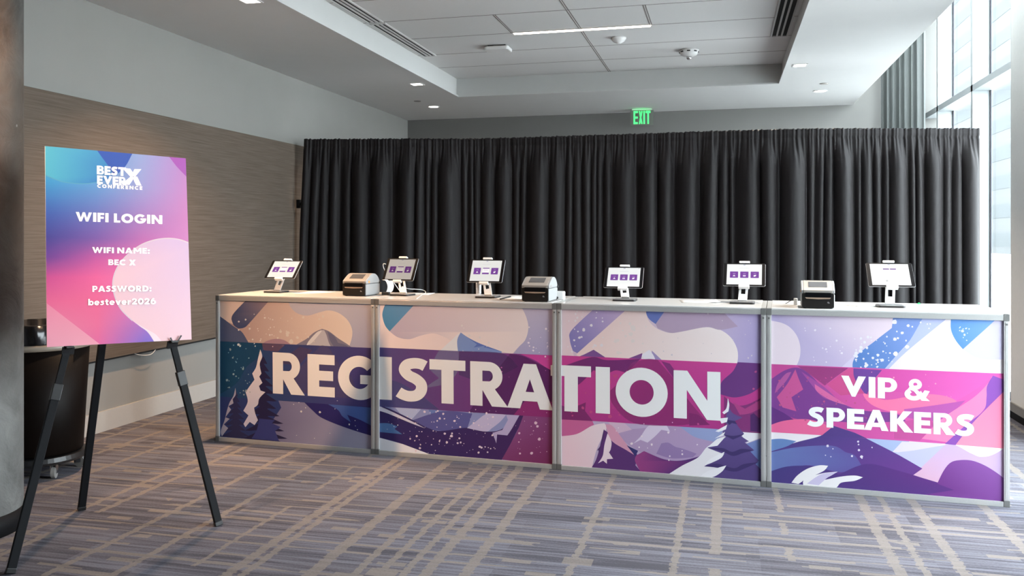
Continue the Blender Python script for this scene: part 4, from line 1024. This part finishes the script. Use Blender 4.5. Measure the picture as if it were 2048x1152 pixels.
# ------------------------------------------------------------------ pipe and drape
DH = 2.44
DP = [cw(-2.164, 8.86), cw(-1.2, 8.84), cw(-.2, 8.79), cw(1.2, 8.42), cw(2.537, 8.06), cw(3.4, 8.00), cw(4.388, 7.99)]
DPL = spline(DP, 24); CUM = [0.0]
for p, q in zip(DPL, DPL[1:]): CUM.append(CUM[-1] + (q-p).length)
def along(s):
    s = max(0, min(CUM[-1]-1e-6, s))
    lo = 0
    while CUM[lo+1] < s: lo += 1
    t = (s-CUM[lo])/(CUM[lo+1]-CUM[lo]); a, b = DPL[lo], DPL[lo+1]; d = (b-a).normalized()
    return a + (b-a)*t, d, Vector((d.y, -d.x, 0))      # point, direction, normal toward the camera
def s_of_px(px):
    best = min(range(len(DPL)), key=lambda i: abs(1024 + FPX*((DPL[i].x*CA + DPL[i].y*SA)/(-DPL[i].x*SA + DPL[i].y*CA)) - px)); return CUM[best]
EDGES = [608, 745, 880, 1022, 1176, 1318, 1468, 1614, 1772, 1958]
FSEED = [3, 11, 23, 31, 47, 52, 64, 76, 81]
ORD = ['first', 'second', 'third', 'fourth', 'fifth', 'sixth', 'seventh', 'eighth', 'ninth']
def drape(k, s0, s1, label):
    rn = random.Random(FSEED[k]); L = s1-s0
    xs, am = [0.0], []                                   # runs of broad folds broken by clusters of narrow ones
    while xs[-1] < L:
        if rn.random() < .45:
            for _ in range(rn.randint(2, 3)): xs.append(xs[-1] + rn.uniform(.07, .12)); am.append(rn.uniform(.55, .95))
        else: xs.append(xs[-1] + rn.uniform(.19, .31)); am.append(rn.uniform(.8, 1.15))
    kx = L/xs[-1]; xs = [x*kx for x in xs]; nf = len(am); sk = [rn.uniform(-.38, .38) for _ in range(nf)]; dr = [rn.uniform(-.03, .03) for _ in range(nf+1)]
    dr[0] = dr[-1] = 0
    def fold(x, z):
        e = [xs[i] + dr[i]*(2.4-z)/2.4 for i in range(nf+1)]
        i = 0
        while i < nf-1 and e[i+1] < x: i += 1
        f = max(0, min(1, (x-e[i])/(e[i+1]-e[i]))); f = max(0, min(1, f + sk[i]*sin(pi*f)*.45))
        wd = min(1, (xs[i+1]-xs[i])/.24)
        return am[i]*(.35+.65*wd)*(.5-.5*cos(2*pi*f)), am[i]*sin(2*pi*f)*(.4+.6*wd)
    gs = [(rn.uniform(0, 6.28), fq, a) for fq, a in ((rn.uniform(150, 175), .6), (rn.uniform(95, 125), .6), (rn.uniform(215, 250), .35), (rn.uniform(28, 40), .5))]
    bm = bmesh.new(); NU = int(L/.0042); zs = [0.02, .3, .6, .9, 1.2, 1.45, 1.65, 1.8, 1.95, 2.06, 2.15, 2.22, 2.27, 2.305, 2.33, 2.35, 2.365, 2.38, 2.40, 2.42, 2.44]
    rows = []
    seq = [(z, 0) for z in zs] + [(2.438, 1), (2.425, 2), (2.40, 3), (2.34, 3)]
    for z, bk in seq:
        row = []
        w = min(1, max(0, (2.36-z)/.30)); w = w*w*(3-2*w); g = min(1, max(0, (z-1.9)/.42))**1.6
        pocket = 1.0 if z < 2.36 else .55
        for j in range(NU+1):
            x = L*j/NU; s = s0 + x; fo, la = fold(x, z)
            gat = sum(a*sin(s*fq*(1 if z > 2.2 else 1)+ph) for ph, fq, a in gs)
            off = (.012 + .070*w)*fo + .0052*gat*g*pocket + (.010 if k % 2 else 0)
            if 2.345 < z < 2.37: off -= .006
            p, d, n = along(s - la*.022*w)
            zz = z + (.0035*gat if z > 2.43 else 0)
            if bk: off = -.018*bk - .003*gat
            belly = -.05*(1-x/L)*min(1, (2.44-z)/1.1) if k == 0 else 0   # the left edge flares outwards lower down
            q = p + n*off + d*belly; row.append(bm.verts.new((q.x, q.y, max(.006, zz))))
        rows.append(row)
    for a, b in zip(rows, rows[1:]):
        for j in range(NU): bm.faces.new((a[j], a[j+1], b[j+1], b[j]))
    o = finish('drape', bm, M_DRAPE, smooth=True)
    tag(o, label, 'drape', 'black drape panels behind the counter'); return o
SS = [s_of_px(e) for e in EDGES]; SS[0] = 0; SS[-1] = CUM[-1]
for k in range(9):
    where = {0: 'leftmost black drape panel, beside the fabric wall panel', 8: 'rightmost black drape panel, beside the bright window'}.get(k, 'black gathered drape panel, %s of nine from the left' % ORD[k])
    drape(k, SS[k]-(.008 if k else 0), SS[k+1]+(.008 if k < 8 else 0), where)
t = thing('drape_stand', along(0.05)[0], 'black pipe stand holding up the row of drapes', 'drape stand'); org = t.location.copy()
for s in (.05, s_of_px(985), s_of_px(1560), CUM[-1]-.05):
    p, d, n = along(s); q = p - n*.085 - org
    bm = bmesh.new(); tube(bm, [(q.x, q.y, .01), (q.x, q.y, 2.40)], .02, 14); finish('upright', bm, M_STEELBLK, t)
    bm = bmesh.new(); box(bm, q.x-.2, q.x+.2, q.y-.02, q.y+.3, 0, .01); finish('foot_plate', bm, M_STEELBLK, t)
bm = bmesh.new(); pts = []
for i in range(25):
    p, d, n = along(CUM[-1]*i/24); pts.append(p - n*.030 - org + Vector((0, 0, 2.395)))
tube(bm, pts, .010, 10); finish('crossbar', bm, M_STEELBLK, t)
p, d, n = along(0); kb = p - d*.072 - n*.03 - org
bm = bmesh.new(); box(bm, kb.x-.012, kb.x+.03, kb.y-.015, kb.y+.015, 1.72, 1.81); box(bm, kb.x+.03, .0, kb.y-.01, -n.y*.085, 1.75, 1.78); finish('lock_knob', bm, M_STEELBLK, t, bevel=.004)

# sheer curtain bunched in the back right corner
def sheer():
    bm = bmesh.new(); A, B = Vector((1.93, 11.44, 0)), Vector((2.33, 11.02, 0)); d = (B-A).normalized(); n = Vector((-d.y, d.x, 0))*-1; L = (B-A).length; NU = 120; rows = []
    for z in (.02, 1, 2, 3, 4, 4.36):
        rows.append([bm.verts.new(A + d*L*(j/NU) + n*(.035*sin(j/NU*2*pi*7) + .012*sin(j/NU*2*pi*17+z*.3)) + Vector((0, 0, z))) for j in range(NU+1)])
    for a, b in zip(rows, rows[1:]):
        for j in range(NU): bm.faces.new((a[j], a[j+1], b[j+1], b[j]))
    return finish('sheer_curtain', bm, M_SHEER, smooth=True)
tag(sheer(), 'pale sheer curtain bunched at the far end of the window', 'curtain')

# ------------------------------------------------------------------ exit sign
ex = cw(1.705, 11.17, HC)
t = thing('exit_sign', ex, 'green lit EXIT sign hanging from the ceiling above the drape', 'exit sign', R(4))
bm = bmesh.new(); box(bm, -.13, .13, -.025, .025, -.016, -.0005); finish('canopy', bm, M_CEIL, t, bevel=.003)
bm = bmesh.new(); prism(bm, rrect(-.15, .15, -.212, -.014, .012), 'y', -.004, .004); finish('face_plate', bm, M_EXITP, t)
bm = bmesh.new()
def solid(polys, x0, sx, z0, sz, y0, y1):
    for p in polys: prism(bm, [(x0+a*sx, z0+b*sz) for a, b in p], 'y', y0, y1)
EX = {'E': rect(0,0,.36,1)+rect(.3,0,.94,.15)+rect(.3,.425,.94,.575)+rect(.3,.85,.94,1), 'X': [[(.04,0),(.36,0),(.96,1),(.64,1)],[(.64,0),(.96,0),(.36,1),(.04,1)]], 'I': rect(.29,0,.69,1), 'T': rect(.33,0,.67,1)+rect(0,.83,1,1)}
EXX = {'E': (-.110, .058), 'X': (-.043, .052), 'I': (.003, .052), 'T': (.050, .060)}
for k, ch in enumerate('EXIT'):
    solid(EX[ch], EXX[ch][0], EXX[ch][1], -.196, .170, -.0058, -.0041)
finish('letters', bm, M_EXIT, t)
l = bpy.data.lights.new('exit_glow', 'AREA'); l.size = .2; l.size_y = .02; l.shape = 'RECTANGLE'; l.energy = .06; l.color = (.05, 1, .2)
lo_ = bpy.data.objects.new('exit_glow', l); COL.objects.link(lo_); lo_.location = ex + Vector((0, -.05, -.045)); lo_.rotation_euler = (R(180-10), 0, R(4))

# ------------------------------------------------------------------ sign on its easel
BW, BH = .64, .914; byaw, btilt, broll = -.722, .157, -.027
bc = cw(-1.855, 4.04, 1.373); brz = YAW - byaw
MR = Matrix.Rotation(brz, 3, 'Z') @ Matrix.Rotation(-btilt, 3, 'X') @ Matrix.Rotation(-broll, 3, 'Y')
sg = thing('wifi_sign', bc - MR @ Vector((0, 0, BH/2)), 'tall pink and blue poster board reading WIFI LOGIN', 'sign board', rot=MR.to_euler())
bm = bmesh.new(); box(bm, -BW/2, BW/2, 0.0002, .005, 0, BH); finish('foam_board', bm, M_FOAM, sg)
W = (246,244,246)
QS = [(229,106),(952,171),(982,1093),(240,1140)]
p = Print(QS, BW, BH, W, paper=.65)
p.lattice([[(84,178,208),(90,148,208),(140,160,214),(176,130,196)], [(60,150,208),(92,150,210),(146,150,208),(190,130,194)], [(62,96,178),(104,112,186),(160,120,188),(200,126,188)],
  [(70,66,152),(120,84,166),(186,104,176),(204,128,190)], [(112,62,152),(196,84,162),(226,112,172),(216,136,192)], [(214,78,150),(240,96,158),(230,112,172),(200,130,196)],
  [(242,104,154),(244,102,152),(214,110,176),(170,120,204)], [(246,134,166),(242,108,156),(170,106,190),(110,106,208)], [(248,150,178),(236,104,160),(130,100,200),(104,108,212)]],
  [0,.18,.34,.46,.56,.66,.78,.9,1], [0,.33,.66,1])
p.poly([(220,90),(700,90),(690,120),(672,160),(640,215),(585,262),(520,288),(450,299),(380,298),(310,287),(250,266),(220,252)], ((82,178,208),(290,140),(52,116,192),(560,250)))
p.line([(229,255),(310,287),(380,298),(450,299),(520,288)], 4, (110,190,226), .7)
p.poly([(485,110),(690,120),(672,160),(640,215),(585,262),(560,215),(520,160)], (52,86,176))
p.poly([(850,140),(970,160),(970,280),(905,212)], (160,84,178))
p.poly([(225,905),(530,1135),(225,1160)], ((246,140,172),(260,1000),(250,168,188),(300,1120)))
p.poly([(1000,612),(968,602),(920,585),(860,579),(790,588),(720,615),(650,668),(602,730),(580,800),(588,870),(620,940),(680,1000),(740,1036),(800,1070),(842,1120),(1000,1120)], ((216,188,224),(860,590),(250,206,217),(760,860)))
p.line([(968,602),(920,585),(860,579),(790,588),(720,615),(650,668),(602,730),(580,800),(588,870),(620,940),(680,1000)], 6, (250,232,244), .8)
p.poly([(680,1000),(740,1036),(800,1070),(842,1120),(800,1120),(760,1060),(720,1030)], (250,226,236))
poster = p.build('poster_face', M_INKS, sg, -BW/2, 0, 0)
t_ = Print(QS, BW, BH, W, paper=.95); sl = .075
t_.text('BEST', 497, 646, ln(497,207,.07), ln(497,251,.072), W, .06); t_.text('EVER', 498, 648, ln(498,257,.07), ln(498,300,.062), W, .06)
for q in ([(628,220),(668,223),(700,268),(683,262),(672,268)], [(690,225),(725,226),(692,266),(676,254)], [(672,262),(690,268),(664,306),(622,304)], [(684,266),(704,264),(726,310),(700,309),(688,286)]): t_.poly(q, W)
t_.text('CONFERENCE', 499, 730, ln(499,302,.052), ln(499,320,.052), W, .30)
t_.text('WIFI LOGIN', 388, 832, ln(388,445,.037), ln(440,494,.032), W, .10, .38)
t_.text('WIFI NAME:', 473, 768, ln(473,625,.014), ln(473,655,.010), W, .12, .34)
t_.text('BEC X', 556, 696, ln(556,688,.008), ln(556,717,.006), W, .10, .4)
t_.text('PASSWORD:', 474, 776, ln(474,824,-.010), ln(474,855,-.016), W, .10)
t_.text('bestever2026', 452, 800, ln(452,892,-.022), ln(452,924,-.026), W, .08)
t_.build('lettering', M_INKS, poster, -BW/2, 0, -.00002*(p.layer+3))

EM = Vector(cw(-1.775, 3.88)); eu = (cw(.747, .665)).normalized(); en = (cw(.665, -.747)).normalized()
t = thing('easel', EM, 'black metal three-legged easel holding the WIFI poster', 'easel')
def E_(u, n, h): return eu*u + en*n + Vector((0, 0, h))
hub = 1.62
def leg(f, topu, lbl=None):
    a, b = E_(f, 0.0, 0.004), E_(topu, -.245, hub); d = b-a; side = eu if abs(f) > .01 else eu
    bm = bmesh.new(); bar(bm, a, a + d*.46, .036, .022, side); o = finish('leg', bm, M_STEELBLK, t, bevel=.003)
    bm = bmesh.new(); bar(bm, a + d*.44, b, .030, .016, side); finish('upper_tube', bm, M_STEELBLK, o, bevel=.002)
    bm = bmesh.new(); bar(bm, a + d*.425, a + d*.468, .041, .027, side); finish('clamp_collar', bm, M_BLACK, o, bevel=.003)
    bm = bmesh.new(); bar(bm, a - d.normalized()*.002, a + d*.012, .039, .025, side); finish('rubber_foot', bm, M_BLACK, o, bevel=.003)
    return a, d
al, dl = leg(-.449, .002); ar, dr = leg(.449, .135)
rf = cw(-2.235, 4.42) - EM; top = E_(.068, -.255, hub-.02)
bm = bmesh.new(); bar(bm, rf + Vector((0, 0, .004)), top, .036, .022, eu); o = finish('leg', bm, M_STEELBLK, t, bevel=.003)
bm = bmesh.new(); dd = (top-rf); bar(bm, rf + Vector((0, 0, .002)), rf + dd*.014, .039, .025, eu); finish('rubber_foot', bm, M_BLACK, o, bevel=.003)
bm = bmesh.new(); bar(bm, E_(-.03, -.245, hub), E_(.165, -.245, hub), .05, .03, (0, 0, 1)); finish('hub', bm, M_BLACK, t, bevel=.004)
inv = MR.inverted()
def board_pt(x, y, z): return sg.location + MR @ Vector((x, y, z)) - EM
for nm, (a, d), hx in (('hook', (al, dl), 0), ('hook', (ar, dr), 1)):
    f = (.918)/hub; base = a + d*f; loc = inv @ (base + EM - sg.location)
    bm = bmesh.new(); x = loc.x
    bar(bm, board_pt(x, .030, -.010), board_pt(x, -.010, -.006), .03, .008, eu)
    bar(bm, board_pt(x, loc.y, -.035), board_pt(x, .022, -.004), .05, .010, eu)
    if hx:
        bar(bm, board_pt(x-.012, -.008, -.008), board_pt(x-.022, -.010, .014), .006, .004, eu); bar(bm, board_pt(x+.012, -.008, -.008), board_pt(x+.030, -.012, .022), .006, .004, eu)
    finish(nm, bm, M_BLACK, t)

# ------------------------------------------------------------------ wheeled bin behind the column
bp = cw(-2.859, 5.15); BR = .275
t = thing('waste_bin', (bp.x, bp.y, 0), 'round black wheeled waste bin behind the easel', 'waste bin')
bm = bmesh.new(); lathe(bm, [(BR-.045, .13), (BR-.035, .14), (BR, .76), (BR-.012, .76), (BR-.05, .15)], 56, cap=True); o = finish('body', bm, M_BIN, t)
for p_ in o.data.polygons: p_.use_smooth = abs(p_.normal.z) < .6
bm = bmesh.new(); lathe(bm, [(BR-.006, .752), (BR+.012, .756), (BR+.014, .782), (BR-.002, .79), (BR-.014, .784), (BR-.006, .752)], 56, cap=False); finish('rim', bm, M_RIM, t, smooth=True)
rn = random.Random(4); bm = bmesh.new(); n = 90; rows = []
for z, r in ((.76, BR-.03), (.82, BR-.02), (.86, BR-.022), (.90, BR-.03), (.905, BR-.05), (.84, BR-.07)):
    rows.append([bm.verts.new(((r+.014*sin(i*1.1+z*20)*(z > .8)+.007*rn.uniform(-1, 1)*(z > .84))*cos(2*pi*i/n), (r+.014*sin(i*1.1+z*20)*(z > .8))*sin(2*pi*i/n), z)) for i in range(n)])
for a, b in zip(rows, rows[1:]):
    for i in range(n): bm.faces.new((a[i], a[(i+1) % n], b[(i+1) % n], b[i]))
bm.faces.new(rows[-1]); finish('liner', bm, M_LINER, t, smooth=True)
bm = bmesh.new(); lathe(bm, [(BR-.08, .085), (BR-.02, .085), (BR-.012, .10), (BR-.02, .125), (BR-.08, .125), (BR-.08, .085)], 48, cap=False)
for k in range(2): box(bm, -(BR-.06), BR-.06, -.03, .03, .09, .12, 0, Matrix.Rotation(k*pi/2+.4, 4, 'Z'))
finish('dolly', bm, M_BLACK, t, smooth=False)
fc = cw(-2.672, 4.99) - bp; base_a = math.atan2(fc.y, fc.x)
for k in range(5):
    a = base_a + k*2*pi/5; rc = BR-.055; wx, wy = rc*cos(a), rc*sin(a)
    bm = bmesh.new(); Mw = Matrix.Translation((wx, wy, .034)) @ Matrix.Rotation(a+.9, 4, 'Z')
    pr_ = [(Mw @ Vector((-.011, .034*cos(q*pi/10), .034*sin(q*pi/10))), Mw @ Vector((.011, .034*cos(q*pi/10), .034*sin(q*pi/10)))) for q in range(20)]
    va = [bm.verts.new(p_[0]) for p_ in pr_]; vb = [bm.verts.new(p_[1]) for p_ in pr_]
    for q in range(20): bm.faces.new((va[q], va[(q+1) % 20], vb[(q+1) % 20], vb[q]))
    bm.faces.new(va[::-1]); bm.faces.new(vb); o = finish('caster', bm, M_GREYBASE, t)
    bm = bmesh.new(); box(bm, -.018, -.012, -.014, .014, -.004, .055, 0, Mw); box(bm, .012, .018, -.014, .014, -.004, .055, 0, Mw); box(bm, -.018, .018, -.014, .014, .048, .056, 0, Mw); finish('fork', bm, M_CHROME, o)

# slim pale pole between the bin and the rear easel leg is the wall seen past them; the loose cord under the panel:
bm = bmesh.new(); tube(bm, spline([(XL+.04, 5.62, .528), (XL+.05, 5.70, .505), (XL+.05, 5.80, .50), (XL+.045, 5.86, .528)], 6), .0025, 6)
tag(finish('loose_cord', bm, M_WHITE, smooth=True), 'short loose cord hanging under the fabric wall panel', 'cord')
